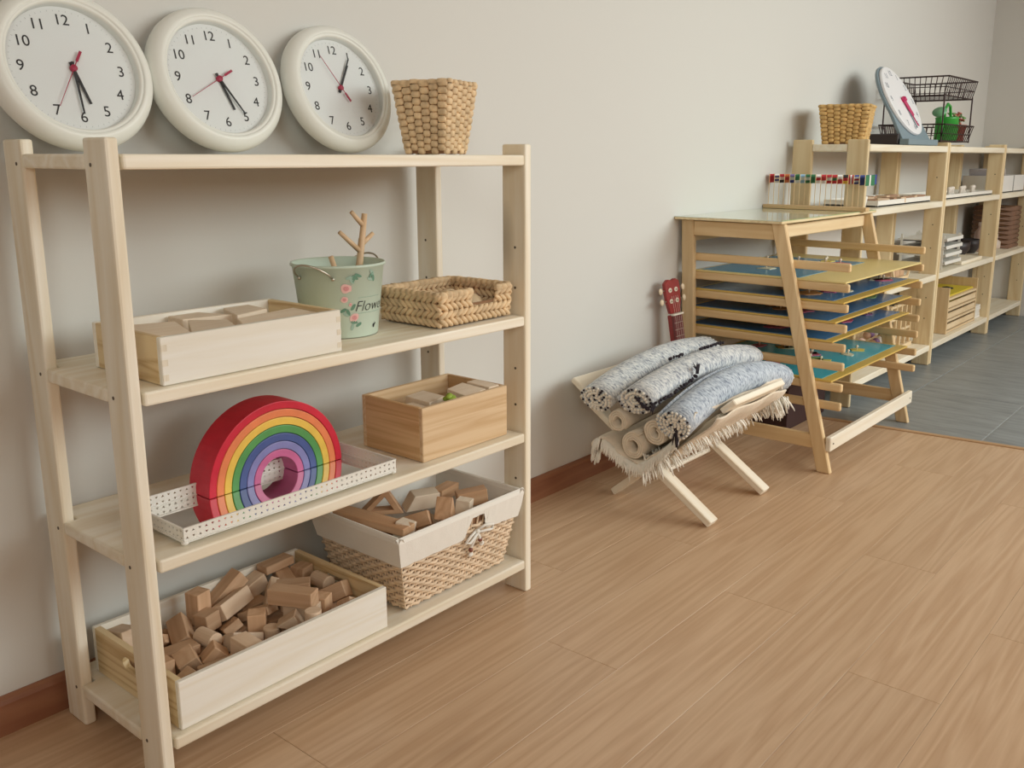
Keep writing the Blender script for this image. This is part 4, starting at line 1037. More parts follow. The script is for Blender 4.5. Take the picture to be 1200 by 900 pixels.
# ================================================================ PUZZLE BOARD STAND
XL, XR, LT = 2.335, 3.157, .022
ps = thing('board_stand', 'slatted beech stand holding map puzzle boards beside the wall', 'stand', (2.757, -.32, 0))
def yz_prism(poly, x0, x1): # polygon in the y-z plane
    m = MB(); n = len(poly); vs = [(x0, y, z) for y, z in poly]+[(x1, y, z) for y, z in poly]
    m.add(vs, [list(range(n)), list(range(n, 2*n))[::-1]]+[(i, n+i, n+(i+1) % n, (i+1) % n) for i in range(n)]); return m
b_ = ps.location
def sub(m): m.v = [(x-b_.x, y-b_.y, z-b_.z) for x, y, z in m.v]; return m
TOPZ = .857
for x in (XL, XR):
    link('leg', sub(yz_prism([(-.642, 0), (-.592, 0), (-.372, TOPZ), (-.421, TOPZ)], x, x+LT)).mesh('leg', stZ, bevel=.003, seg=1, fix=True), ps)
    link('leg', sub(yz_prism([(-.100, 0), (-.050, 0), (-.014, TOPZ), (-.064, TOPZ)], x, x+LT)).mesh('leg', stZ, bevel=.003, seg=1, fix=True), ps)
    link('side_rail', sub(yz_prism([(-.386, .800), (-.064, .800), (-.066, TOPZ-.004), (-.372, TOPZ-.004)], x+.003, x+LT-.001)).mesh('side_rail', stY, bevel=.002, seg=1, fix=True), ps)
    link('side_rail', sub(yz_prism([(-.618, .082), (-.075, .082), (-.075, .132), (-.606, .132)], x+.003, x+LT-.001)).mesh('side_rail', stY, bevel=.002, seg=1, fix=True), ps)
SLZ = (.719, .650, .581, .511, .444, .379, .305, .238)
slat_me = MB().box((0, 0, 0), (.020, .635, .029)).mesh('slat', stY, bevel=.006, seg=2)
for sx in (XL+LT+.010, XR-.010):
    for z in SLZ: link('slat', slat_me, ps, Vector((sx, -.0175-.3175, z))-b_)
kid('front_rail', MB().box((0, 0, 0), (.862, .019, .052)).mesh('front_rail', rugX, bevel=.003, seg=1), ps, (2.767, -.6275, .106))
kid('front_rail_screw', scr, ps, (2.36, -.638, .106), (0, 0, PI/2)); kid('front_rail_screw', scr, ps, (3.17, -.638, .106), (0, 0, PI/2))
kid('back_rail', MB().box((0, 0, 0), (.80, .019, .05)).mesh('back_rail', stX, bevel=.003, seg=1), ps, (2.757, -.040, .80))
kid('back_rail', MB().box((0, 0, 0), (.80, .019, .05)).mesh('back_rail', stX, bevel=.003, seg=1), ps, (2.757, -.085, .16))
kid('top_frame', MB().box((0, 0, 0), (.80, .022, .045)).mesh('top_frame', stX, bevel=.003, seg=1), ps, (2.757, -.385, .826))
# glossy map board lying on top
def mapmat(name, a, b_, c, scale, rough, coat):
    m, nt, b = newmat(name); L = nt.links.new; N = nt.nodes.new
    tc = N('ShaderNodeTexCoord'); n = N('ShaderNodeTexNoise'); n.inputs['Scale'].default_value = scale; n.inputs['Detail'].default_value = 5
    L(tc.outputs['Object'], n.inputs['Vector']); r = N('ShaderNodeValToRGB'); r.color_ramp.interpolation = 'CONSTANT'
    e = r.color_ramp.elements; e[0].position = 0; e[0].color = (*a, 1); e[1].position = .47; e[1].color = (*b_, 1); k = e.new(.60); k.color = (*c, 1)
    L(n.outputs['Fac'], r.inputs['Fac']); L(r.outputs['Color'], b.inputs['Base Color']); b.inputs['Roughness'].default_value = rough
    b.inputs['Coat Weight'].default_value = coat; b.inputs['Coat Roughness'].default_value = .04; return m
mapm = mapmat('laminated_map', (.52, .62, .55), (.58, .64, .42), (.66, .64, .48), 5.5, .25, .9)
tb = thing('map_board', 'glossy pale green map board lying on top of the slatted stand', 'map board', (2.755, -.214, TOPZ+.0005))
link('board', MB().box((0, 0, .0045), (.902, .424, .009)).mesh('board', wood('board_edge', (.78, .66, .42), (.66, .52, .30), 'X'), bevel=.0015, seg=1), tb)
link('map_sheet', MB().box((0, 0, .0098), (.900, .422, .0014)).mesh('map_sheet', mapm), tb)
link('edge_strip', MB().box((0, -.2105, .0112), (.898, .003, .0012)).mesh('edge_strip', plain('green_edge', (.30, .44, .16), .4)), tb)
# puzzle boards
ochre = plain('ochre_lacquer', (.66, .45, .11), .32, var=.06, vscale=9)
ochreL = plain('pale_ochre_lacquer', (.76, .62, .27), .30)
knobm = plain('cream_knob', (.82, .74, .60), .4)
pcs = [plain('puzzle_'+n, c, .4) for n, c in (('yellow', (.72, .56, .12)), ('rose', (.58, .10, .18)), ('green', (.22, .36, .12)), ('orange', (.66, .30, .08)), ('violet', (.24, .10, .26)), ('pale', (.74, .68, .50)))]
def puzzle(label, zs, yf, field, frame, seed, shape, n=12, deep=.575, margin=.03):
    rg = random.Random(seed); x0, x1 = XL+LT+.004, XR-.004; yb_ = yf+deep
    t = thing('puzzle_board', label, 'puzzle', ((x0+x1)/2, (yf+yb_)/2, zs), (0, 0, 0), 'map puzzle boards on the slatted stand')
    W, D = x1-x0, yb_-yf
    link('board', MB().box((0, 0, .003), (W, D, .006)).mesh('board', frame, bevel=.001, seg=1), t)
    rx0, rx1, ry0, ry1 = shape
    fw, fd = (rx1-rx0)*W, (ry1-ry0)*D; fx, fy = (rx0+rx1)/2*W-W/2, (ry0+ry1)/2*D-D/2
    link('sea_panel', MB().box((fx, fy, .0066), (fw, fd, .0014)).mesh('sea_panel', field), t)
    for i in range(n):
        cx, cy = fx+rg.uniform(-.42, .42)*fw, fy+rg.uniform(-.40, .40)*fd
        r = rg.uniform(.022, .05)*min(1, fd/.3); k = 11
        poly = []
        for j in range(k):
            a = 2*PI*j/k; q = r*rg.uniform(.6, 1.15); poly.append((cx+q*math.cos(a)*1.25, cy+q*math.sin(a)))
        c = Vector((cx, cy, .0073))
        p = link('map_piece', MB().prism([(x-cx, y-cy) for x, y in poly], 0, .0022).mesh('map_piece', pcs[rg.randrange(6)], fix=True), t, c)
        m = MB(); m.lathe([(0, 0), (.0026, 0), (.0026, .008), (.0055, .011), (.0058, .015), (.004, .018), (0, .0185)], 8)
        link('knob', m.mesh('knob', knobm, smooth=True), p, (0, 0, .0022))
blueA = plain('sea_blue_paint', (.09, .32, .50), .22); blueB = plain('deep_blue_paint', (.05, .20, .44), .18); blueC = plain('turquoise_paint', (.04, .42, .56), .22)
yfs = (-.640, -.638, -.614, -.609, -.614)
ls = ('topmost map puzzle board on the slatted stand, wide yellow front and little blue', 'second map puzzle board from the top of the slatted stand, deep blue with ochre rim', 'third map puzzle board from the top of the slatted stand, blue with ochre rim', 'fourth map puzzle board from the top of the slatted stand, blue with ochre rim', 'lowest map puzzle board on the slatted stand, turquoise with ochre rim')
puzzle(ls[0], SLZ[1]+.0152, yfs[0], blueA, ochreL, 3, (.02, .80, .30, .97), n=10)
puzzle(ls[1], SLZ[2]+.0152, yfs[1], blueB, ochre, 4, (.02, .98, .075, .97), n=13)
puzzle(ls[2], SLZ[3]+.0152, yfs[2], blueB, ochre, 5, (.02, .98, .055, .97), n=13)
puzzle(ls[3], SLZ[4]+.0152, yfs[3], blueB, ochre, 6, (.02, .98, .055, .97), n=12)
puzzle(ls[4], SLZ[6]+.0152, yfs[4], blueC, ochre, 7, (.02, .97, .07, .97), n=14)

# flag stand on top of the map board
FXB = 3.045; fz = TOPZ+.0115
fs_ = thing('flag_stand', 'long narrow wooden base holding small flags, on top of the board stand', 'stand', (FXB, -.225, fz))
link('base', MB().box((0, 0, .008), (.040, .445, .016)).mesh('base', stY, bevel=.002, seg=1), fs_)
FC = {'r': (.50, .03, .04), 'w': (.80, .79, .75), 'k': (.015, .015, .015), 'b': (.04, .06, .24), 'g': (.03, .17, .07), 'o': (.62, .17, .05), 'y': (.72, .50, .06), 's': (.30, .48, .66), 'p': (.22, .16, .38)}
FM = {k: plain('flag_'+k, c, .8) for k, c in FC.items()}
flags = [('rr', 'plain red'), ('wbwbw', 'white and blue striped'), ('rwk', 'red, white and black striped'), ('oro', 'orange and red striped'), ('pwb', 'violet, white and blue'), ('ggw', 'dark green and white'), ('sws', 'sky blue and white striped'), ('gwg', 'green and white striped'), ('ggg', 'plain dark green'), ('wrw', 'white and red striped'), ('rrw', 'red and white'), ('rwr', 'red, white and red striped'), ('rgr', 'red and green striped'), ('wr', 'white over red'), ('kry', 'black, red and yellow striped'), ('rwr2', 'red, white and red upright striped'), ('bwrwb', 'blue, white and red many striped'), ('bb', 'long plain blue'), ('gggwggg2', 'large green and white upright striped')]
nf = len(flags); ORD = ('first', 'second', 'third', 'fourth', 'fifth', 'sixth', 'seventh', 'eighth', 'ninth', 'tenth', 'eleventh', 'twelfth', 'thirteenth', 'fourteenth', 'fifteenth', 'sixteenth', 'seventeenth', 'eighteenth', 'nineteenth')
for i, (cd, ds) in enumerate(flags):
    y = -.018-.41*i/(nf-1); w_, h_ = (.052, .036) if i < 17 else ((.19, .040) if i == 17 else (.105, .042))
    f = thing('small_flag', '%s small flag, %s from the wall on the flag stand' % (ds, ORD[i]), 'flag', (FXB, y, fz+.0165), (0, 0, 0), 'small flags in the wooden flag stand')
    link('stick', MB().tube([(0, 0, -.012), (0, 0, .128)], .0014, 6).mesh('stick', stZ), f)
    m = MB(); bands = [c for c in cd if c.isalpha()]; n = len(bands); up = '2' in cd
    for k, c in enumerate(bands):
        m.cur = k
        if up: m.box((.0022+w_*(k+.5)/n, 0, .126-h_/2), (w_/n, .0008, h_))
        else: m.box((.0022+w_/2, 0, .126-h_*(k+.5)/n), (w_, .0008, h_/n))
    link('cloth', m.mesh('cloth', [FM[c] for c in bands]), f)

# ---------------------------------------------------------------- ukulele behind the rugs
ukr = plain('mahogany_red', (.30, .03, .028), .35, var=.12, vscale=30); ukn = plain('fretboard_brown', (.16, .03, .03), .45)
uk = thing('ukulele', 'red-brown ukulele leaning on the wall between rugs and slatted stand', 'ukulele', (2.250, -.128, .004))
v_up = (Vector((2.207, -.040, .645))-uk.location).normalized(); frn = Vector((-.25, -1, 0)); frn = (frn-v_up*frn.dot(v_up)).normalized(); rt_ = (-frn).cross(v_up).normalized()
uk.rotation_euler = Matrix((rt_, -frn, v_up)).transposed().to_euler()
def outline(pts, k=6):
    c = cat(pts+[pts[0]], k); return [(p[0], p[1]) for p in c[:-1]]
def xz_prism(poly, y0, y1):
    m = MB(); n = len(poly); vs = [(x, y0, z) for x, z in poly]+[(x, y1, z) for x, z in poly]
    m.add(vs, [list(range(n)), list(range(n, 2*n))[::-1]]+[(i, n+i, n+(i+1) % n, (i+1) % n) for i in range(n)]); return m
bo = outline([(0, 0), (.055, .014), (.074, .065), (.066, .115), (.050, .150), (.058, .195), (.045, .235), (0, .248), (-.045, .235), (-.058, .195), (-.050, .150), (-.066, .115), (-.074, .065), (-.055, .014)], 4)
link('body', xz_prism(bo, -.028, .028).mesh('body', ukr, bevel=.003, seg=2, fix=True), uk)
link('sound_hole', MB().lathe([(0, 0), (.024, 0), (.024, .0012), (0, .0012)], 24, Matrix.Rotation(PI/2, 4, 'X')).mesh('sound_hole', ink), uk, (0, -.0285, .165))
link('bridge', MB().box((0, -.032, .075), (.06, .008, .014)).mesh('bridge', ukn, bevel=.001, seg=1), uk)
link('neck', xz_prism([(-.023, .24), (.023, .24), (.022, .52), (-.022, .52)], -.020, .002).mesh('neck', ukr, bevel=.004, seg=2, fix=True), uk)
link('fretboard', xz_prism([(-.024, .20), (.024, .20), (.0215, .520), (-.0215, .520)], -.0315, -.0205).mesh('fretboard', ukn, fix=True), uk)
for i in range(12):
    z = .52-.30*(1-2**(-i/12.0))*1.6-.0; z = .518-.026*(i+1)*(1-.018*i)
    link('fret', MB().box((0, -.0322, z), (.042, .0015, .0014)).mesh('fret', steel), uk)
link('nut', MB().box((0, -.030, .523), (.050, .014, .006)).mesh('nut', plain('bone', (.82, .78, .68), .4)), uk)
hd = [(-.024, .526), (.024, .526), (.033, .565), (.037, .605), (.036, .640), (.018, .652), (0, .646), (-.018, .652), (-.036, .640), (-.037, .605), (-.033, .565)]
link('headstock', xz_prism(hd, -.022, -.006).mesh('headstock', ukr, bevel=.002, seg=1, fix=True), uk)
peg = MB(); peg.lathe([(0, .0022), (.0035, .0022), (.0036, .0012), (.0085, .0012), (.0085, 0), (0, 0)], 16, Matrix.Rotation(PI/2, 4, 'X')); pegm = peg.mesh('peg_washer', plain('peg_ivory', (.82, .74, .62), .4))
post_ = MB().lathe([(0, .007), (.003, .007), (.003, 0)], 10, Matrix.Rotation(PI/2, 4, 'X')).mesh('peg_post', steel)
btn = MB(); btn.sm = True; btn.ball((0, 0, 0), (.009, .005, .012), 10, 6); btnm = btn.mesh('peg_button', plain('cream_button', (.80, .66, .48), .4))
for sx in (-1, 1):
    for z in (.572, .612):
        p = link('tuning_peg', pegm, uk, (sx*.0145, -.0222, z)); link('peg_post', post_, p, (0, -.001, 0))
        link('peg_button', btnm, p, (sx*.041, .006, .002)); link('peg_shaft', MB().tube([(sx*.018, .006, .002), (sx*.036, .006, .002)], .0025, 6).mesh('peg_shaft', steel), p)
for i, sx in enumerate((-.014, -.005, .005, .014)):
    link('string', MB().tube([(sx*1.2, -.0365, .078), (sx, -.0335, .52), (sx*1.05, -.0275, .59)], .0006, 4).mesh('string', plain('nylon', (.75, .66, .6), .3)), uk)

db = thing('storage_box', 'dark brown lidded box on the floor under the slatted stand', 'box', (2.92, -.20, .001))
darkb = plain('dark_card', (.045, .018, .018), .6)
link('body', MB().box((0, 0, .085), (.38, .20, .17)).mesh('body', darkb, bevel=.002, seg=1), db); link('lid', MB().box((0, 0, .187), (.39, .21, .034)).mesh('lid', darkb, bevel=.002, seg=1), db)

# ================================================================ SHELF BAYS ALONG THE FAR WALL
BZ = (1.135, .862, .485, .110); BTH = .030; BFY = -.361; BBY = -.028; BPD = .090; BPT = .022
def bay(label, x0, x1, H=1.155):
    t = thing('shelf_unit', label, 'shelf', ((x0+x1)/2, (BFY+BBY)/2, 0)); L = x1-x0; D = BBY-BFY
    pm = MB().box((0, 0, H/2), (BPT, BPD, H)).mesh('post', baybZ, bevel=.006, seg=2)
    for sx in (-1, 1):
        for sy in (-1, 1): link('post', pm, t, (sx*(L/2-BPT/2), sy*(D/2-BPD/2), 0))
    a, b = -D/2-.001, D/2; i1, i2 = -D/2+BPD+.001, D/2-BPD-.001; xi, xo = -L/2+BPT+.002, L/2-BPT-.002
    poly = [(xi, a), (xo, a), (xo, i1), (L/2, i1), (L/2, i2), (xo, i2), (xo, b), (xi, b), (xi, i2), (-L/2, i2), (-L/2, i1), (xi, i1)]
    me = MB().prism(poly, -BTH, 0).mesh('shelf_board', baybX, bevel=.003, seg=1)
    for z in BZ: link('shelf_board', me, t, (0, 0, z))
    for z in (.25, .36, .62, .74, .98): link('screw', scr, t, (L/2-BPT, -D/2+.04, z))
    return t
bay('left shelf unit along the far wall, partly hidden by the slatted stand', 3.236, 4.362)
bay('middle shelf unit along the far wall with a stack of white trays', 4.372, 5.502)
bay('right shelf unit along the far wall, cut off by the photo edge', 5.512, 6.375)

hyacinth_basket('woven_basket', 'yellow straw basket on the far shelf top beside the teaching clock', (3.405, -.195, BZ[0]+.001), rad(14), (.205, .205), (.165, .165), .160, 9, (7, 7), None, thick=.009, mat=plain('golden_straw', (.66, .43, .17), .75, var=.28, vscale=40))
# teaching clock on a folding grey stand
slate = plain('slate_blue_plastic', (.20, .27, .31), .45); black_pl = plain('dark_plastic', (.035, .028, .032), .45)
pinkh = plain('raspberry_plastic', (.56, .015, .12), .4)
tcx = 3.975; tl = rad(29)
tc_ = thing('teaching_clock', 'big round teaching clock with raspberry hand on a slate-coloured stand', 'clock', (tcx, -.215, BZ[0]+.001))
base_ = Vector(tc_.location)
tc_rot = (PI/2-tl, 0, 0)
Rc = .180; foot_y = -.328+base_.y*0
n_ = Vector((0, -math.cos(tl), math.sin(tl))); u_ = Vector((0, math.sin(tl), math.cos(tl)))
hub = Vector((0, -.108, .028))+u_*(Rc+.022)      # local
pl_ = []
for i in range(33):
    a = -.30+(PI+.60)*i/32; pl_.append(((Rc+.012)*math.cos(a), (Rc+.012)*math.sin(a)))
pl_ += [(-.205, -(Rc+.048)), (.205, -(Rc+.048))]
link('back_plate', MB().prism(pl_, -.016, -.002).mesh('back_plate', slate, bevel=.002, seg=1, fix=True), tc_, hub, tc_rot)
link('dial', MB().lathe([(0, -.001), (Rc, -.001), (Rc+.002, .004), (Rc, .012), (Rc-.006, .014), (0, .014)], 56).mesh('dial', plain('white_dial', (.84, .84, .86), .35)), tc_, hub, tc_rot)
dg_ = plain('slate_print', (.22, .25, .30), .6)
for h in range(1, 13):
    a = h*PI/6; c_ = hub+n_*.0145+(u_*math.cos(a)+Vector((1, 0, 0))*math.sin(a))*(Rc*.80)
    link('numeral', text_mesh(str(h), .040, dg_, .0002), tc_, c_, tc_rot)
hh = link('minute_hand', MB().prism([(-.012, -.015), (.012, -.015), (.012, .092), (-.012, .092)], 0, .009).mesh('minute_hand', pinkh, bevel=.002, seg=1), tc_, hub+n_*.0165, (Matrix.Rotation(PI/2-tl, 4, 'X') @ Matrix.Rotation(-rad(163), 4, 'Z')).to_euler())
link('hand_tip', MB().tube([(0, .09, .003), (0, .145, .003)], .0028, 8).mesh('hand_tip', pinkh), hh)
h2 = link('hour_hand', MB().tube([(0, -.01, .002), (0, .15, .002)], .0026, 8).mesh('hour_hand', slate), tc_, hub+n_*.0155, (Matrix.Rotation(PI/2-tl, 4, 'X') @ Matrix.Rotation(-rad(172), 4, 'Z')).to_euler())
link('hub_knob', MB().lathe([(0, .020), (.012, .018), (.013, 0)], 20).mesh('hub_knob', pinkh, smooth=True), tc_, hub+n_*.014, tc_rot)
link('foot_block', MB().box((0, -.118, .015), (.43, .045, .028)).mesh('foot_block', slate, bevel=.003, seg=1), tc_)
link('rear_base', MB().box((-.02, -.005, .026), (.39, .17, .05)).mesh('rear_base', black_pl, bevel=.004, seg=1), tc_)

# two-tier wire basket
wire = plain('dark_wire', (.05, .03, .03), .5, metal=.6)
wx0, wx1, wy0, wy1 = 4.25, 4.76, -.362, -.035
wr = thing('wire_basket', 'two-tier dark wire basket rack on the far shelf top behind the teaching clock', 'basket', ((wx0+wx1)/2, (wy0+wy1)/2, BZ[0]+.0215))
HX, HY = (wx1-wx0)/2, (wy1-wy0)/2
def tier(z0, z1, fl_):
    m = MB(); B = [(-HX*.95, -HY*.88), (HX*.95, -HY*.88), (HX*.95, HY*.88), (-HX*.95, HY*.88)]; T = [(-HX, -HY), (HX, -HY), (HX, HY), (-HX, HY)]
    for k in range(4):
        b0, b1, t0, t1 = B[k], B[(k+1) % 4], T[k], T[(k+1) % 4]
        lo = lambda u: Vector((b0[0]+(b1[0]-b0[0])*u, b0[1]+(b1[1]-b0[1])*u, z0)); hi = lambda u: Vector((t0[0]+(t1[0]-t0[0])*u, t0[1]+(t1[1]-t0[1])*u, z1))
        dip = fl_ and k == 0 and False
        n = 16 if k % 2 == 0 else 12
        for j in range(n+1):
            u = j/n; top = hi(u)
            if dip and .2 < u < .8: top = lo(u).lerp(hi(u), .45)
            m.tube([lo(u), top], .0022, 4)
        m.tube([lo(0), lo(1)], .0036, 5); m.tube([lo(0).lerp(hi(0), .45), lo(1).lerp(hi(1), .45)], .0022, 4)
        if dip: m.tube([hi(0), hi(.2), lo(.2).lerp(hi(.2), .45), lo(.8).lerp(hi(.8), .45), hi(.8), hi(1)], .0042, 6)
        else: m.tube([hi(0), hi(1)], .0042, 6)
    for j in range(7):
        x = (-.95+1.9*j/6)*HX; m.tube([(x, -HY*.88, z0), (x, HY*.88, z0)], .0015, 4)
    return m
link('wire_tier', tier(.005, .085, False).mesh('wire_tier', wire), wr); link('wire_tier', tier(.225, .315, True).mesh('wire_tier', wire), wr)
for sx in (-1, 1):
    for sy in (-1, 1): link('upright', MB().tube([(sx*HX*.955, sy*HY*.9, .0), (sx*HX*.955, sy*HY*.9, .235)], .004, 6).mesh('upright', wire), wr)
# green watering can
gcan = plain('green_plastic', (.035, .34, .045), .35); lgc = plain('pale_green_plastic', (.16, .40, .20), .4)
wc = thing('watering_can', 'bright green toy watering can in the lower tier of the wire rack', 'watering can', (4.545, -.285, BZ[0]+.0290))
link('tank', MB().lathe([(0, 0), (.052, 0), (.058, .010), (.056, .11), (.060, .118), (.054, .122), (.052, .11), (0, .108)], 28).mesh('tank', gcan, smooth=True), wc)
link('spout', MB().tube([(-.045, 0, .03), (-.085, 0, .075), (-.118, 0, .125)], [.015, .012, .010], 12).mesh('spout', gcan, smooth=True), wc)
link('rose_head', MB().lathe([(.010, 0), (.034, .026), (.036, .032), (0, .036)], 20).mesh('rose_head', lgc, smooth=True), wc, (-.118, 0, .122), (0, -.75, 0))
link('handle', MB().tube([(-.05, 0, .112), (-.045, 0, .16), (-.01, 0, .188), (.035, 0, .178), (.058, 0, .13), (.060, 0, .06)], .0075, 10).mesh('handle', gcan, smooth=True), wc)
pt = thing('plant_pot', 'small red pot with green and reddish plant at the right end of the wire rack', 'plant', (4.675, -.300, BZ[0]+.0290))
link('pot', MB().lathe([(0, 0), (.035, 0), (.046, .07), (.049, .07), (.049, .085), (.042, .085), (.036, .07), (0, .068)], 24).mesh('pot', plain('terracotta_red', (.42, .09, .06), .6), smooth=True), pt)
lf = (MB(), MB()); rg = random.Random(12)
for i in range(60):
    a = rg.uniform(0, 2*PI); r = rg.uniform(0, .045); m = lf[i % 2]
    m.ball((r*math.cos(a), r*math.sin(a), .085+rg.uniform(0, .065)), (.013, .007, .004), 6, 4, Euler((rg.uniform(-1, 1), rg.uniform(-1, 1), a)).to_matrix())
stuff(link('green_leaves', lf[0].mesh('green_leaves', plain('leaf_green', (.16, .34, .10), .6), smooth=True), pt)); stuff(link('red_leaves', lf[1].mesh('red_leaves', plain('leaf_red', (.46, .14, .10), .6), smooth=True), pt))

# ---- left unit
def small_tray(name, label, cat, c, w, d, h, mat, th=.008):
    t = thing(name, label, cat, c)
    link('base', MB().box((0, 0, .004), (w, d, .006)).mesh('base', mat), t)
    for nm, cc, dd in (('front_lip', (0, -d/2+th/2, h/2), (w, th, h)), ('back_lip', (0, d/2-th/2, h/2), (w, th, h)), ('side_lip', (-w/2+th/2, 0, h/2), (th, d-2*th, h)), ('side_lip', (w/2-th/2, 0, h/2), (th, d-2*th, h))):
        link(nm, MB().box(cc, dd).mesh(nm, mat, bevel=.001, seg=1), t)
    return t
wpaint = plain('white_paint', (.82, .80, .74), .5)
small_tray('white_tray', 'shallow white tray of brown pieces on the left far unit', 'tray', (3.86, -.205, BZ[1]+.001), .74, .25, .028, wpaint)
rg = random.Random(21); tan = plain('tan_wood', (.55, .36, .22), .6)
cols_ = [plain('bead_'+n, c, .5) for n, c in (('brown', (.40, .23, .14)), ('sand', (.66, .48, .32)), ('red', (.42, .10, .07)), ('blue', (.08, .10, .30)), ('white', (.78, .75, .70)), ('violet', (.22, .12, .26)))]
for i in range(14):
    x = 3.53+.66*(i % 7)/6+rg.uniform(-.02, .02); y = -.285+.11*(i//7)+rg.uniform(-.015, .015)
    thing('tray_piece', 'small %s wooden piece in the %s row of the white tray, %s from left' % (('brown', 'sandy')[i % 2], ('front', 'back')[i//7], ORD[i % 7]), 'toy piece', (x, y, BZ[1]+.0085), (0, 0, rg.uniform(0, 3)), 'pieces in the white tray on the left far unit', MB().box((0, 0, .014), (.06, .034, .026)).mesh('tray_piece', cols_[i % 2], bevel=.002, seg=1))
t = thing('white_cup', 'small white cup at the left end of the middle shelf behind the flags', 'cup', (3.32, -.300, BZ[1]+.001), me=MB().lathe([(0, 0), (.034, 0), (.042, .05), (.040, .055), (.037, .05), (.030, .006), (0, .005)], 24).mesh('white_cup', wpaint, smooth=True))
bt_ = thing('boat_box', 'boat-shaped slant-sided wooden box of bricks on the left far unit', 'box', (4.02, -.215, BZ[2]+.001))
for sy in (-1, 1):
    m = xz_prism([(-.10, 0), (.10, 0), (.15, .07), (.14, .07), (.095, .012), (-.095, .012), (-.14, .07), (-.15, .07)], sy*.07-.005, sy*.07+.005); link('side', m.mesh('side', stX, fix=True), bt_)
link('base', MB().box((0, 0, .006), (.19, .13, .01)).mesh('base', stX), bt_)
for i in range(6): thing('small_brick', 'reddish-brown brick in the boat-shaped box, %s row, %s' % (('front', 'back')[i % 2], ('left', 'middle', 'right')[i//2]), 'block', (3.955+.064*(i//2), -.245+.06*(i % 2), BZ[2]+.0125), (0, 0, 0), 'bricks in the boat-shaped box', MB().box((0, 0, .032), (.058, .05, .064)).mesh('small_brick', tan, bevel=.002, seg=1))
t = thing('wooden_board', 'reddish wooden board lying left of the boat-shaped box', 'board', (3.62, -.2, BZ[2]+.001), me=MB().box((0, 0, .02), (.34, .22, .04)).mesh('wooden_board', tan, bevel=.002, seg=1))
# low shelf: rack of slats, bowls of balls
rk = thing('slat_rack', 'little wooden slat rack with coloured beads on the bottom of the left far unit', 'rack', (4.13, -.18, BZ[3]+.001))
link('base', MB().box((0, 0, .01), (.34, .2, .02)).mesh('base', stX), rk); link('back', MB().box((0, .09, .14), (.34, .016, .24)).mesh('back', stX), rk)
for i in range(5): link('upright', MB().box((-.15+.075*i, -.085, .13), (.014, .014, .22)).mesh('upright', stZ), rk)
for k in range(3): link('rail', MB().box((0, -.085, .10+.065*k), (.33, .010, .012)).mesh('rail', stX), rk)
for i in range(12):
    bdm = MB(); bdm.sm = True; bdm.ball((0, 0, 0), .020, 10, 7)
    thing('wooden_bead', '%s bead in the little slat rack, %s row, %s from left' % (('brown', 'sandy', 'red', 'blue', 'white', 'violet')[(i*5) % 6], ('lower', 'upper')[i//6], ORD[i % 6]), 'bead', (3.99+.055*(i % 6), -.18+.03*(i//6), BZ[3]+.041+.038*(i//6)), (0, 0, 0), 'beads in the slat rack', bdm.mesh('wooden_bead', cols_[(i*5) % 6]))
bl = thing('bowl', 'pale wooden bowl of pinkish balls on the bottom of the left far unit', 'bowl', (3.72, -.22, BZ[3]+.001), me=MB().lathe([(0, 0), (.05, 0), (.10, .05), (.104, .055), (.096, .05), (.046, .008), (0, .007)], 28).mesh('bowl', stX, smooth=True))
pinkb = plain('pinkish_ball', (.72, .50, .42), .5)
for i in range(7):
    a = i*PI/3; r = 0 if i == 6 else .052
    bdm = MB(); bdm.sm = True; bdm.ball((0, 0, 0), .026, 12, 8)
    thing('wooden_ball', 'pinkish ball in the pale bowl, %s' % ('right side', 'back right', 'back left', 'left side', 'front left', 'front right', 'on top in the centre')[i], 'ball', (3.72+r*math.cos(a), -.22+r*math.sin(a), BZ[3]+(.058 if i < 6 else .088)), (0, 0, 0), 'balls in the pale bowl', bdm.mesh('wooden_ball', pinkb))

# ---- middle unit
small_tray('white_tray', 'shallow white tray of pegs on the middle far unit', 'tray', (4.93, -.205, BZ[1]+.001), .98, .25, .024, wpaint)
pgm = MB().lathe([(0, .052), (.010, .050), (.013, .04), (.008, .03), (.016, 0), (0, 0)][::-1], 12).mesh('peg', plain('white_peg', (.80, .74, .66), .5), smooth=True)
for i in range(11):
    thing('peg', 'small whitish peg, %s from left in the tray on the middle far unit' % ORD[i], 'peg', (4.47+.075*i, -.285+.012*(i % 3), BZ[1]+.0085), (0, 0, 0), 'pegs in the white tray', pgm)
ts = thing('tray_stack', 'four-tier white letter tray stack on the middle far unit', 'letter tray', (4.74, -.20, BZ[2]+.001))
for k in range(4):
    tr = link('letter_tray', MB().box((0, 0, .004), (.30, .26, .006)).mesh('letter_tray', wpaint), ts, (0, 0, .022+.042*k))
    link('tray_lip', MB().box((0, -.128, .010), (.30, .006, .018)).mesh('tray_lip', wpaint, bevel=.001, seg=1), tr)
    link('tray_side', MB().box((.147, 0, .012), (.006, .25, .022)).mesh('tray_side', wpaint), tr)
for sx in (-.1455, .153):
    for sy in (-.11, .11): link('upright', MB().box((sx, sy, .09), (.006, .012, .18)).mesh('upright', wpaint), ts)
link('paper', MB().box((0, 0, .165), (.26, .22, .006)).mesh('paper', plain('dark_folder', (.06, .05, .06), .6)), ts, (0, 0, -.019-.042+.04))
t = thing('wooden_board', 'flat pale wooden board lying right of the white letter trays', 'board', (5.09, -.22, BZ[2]+.001), me=MB().box((0, 0, .009), (.42, .24, .018)).mesh('wooden_board', baybX, bevel=.002, seg=1))
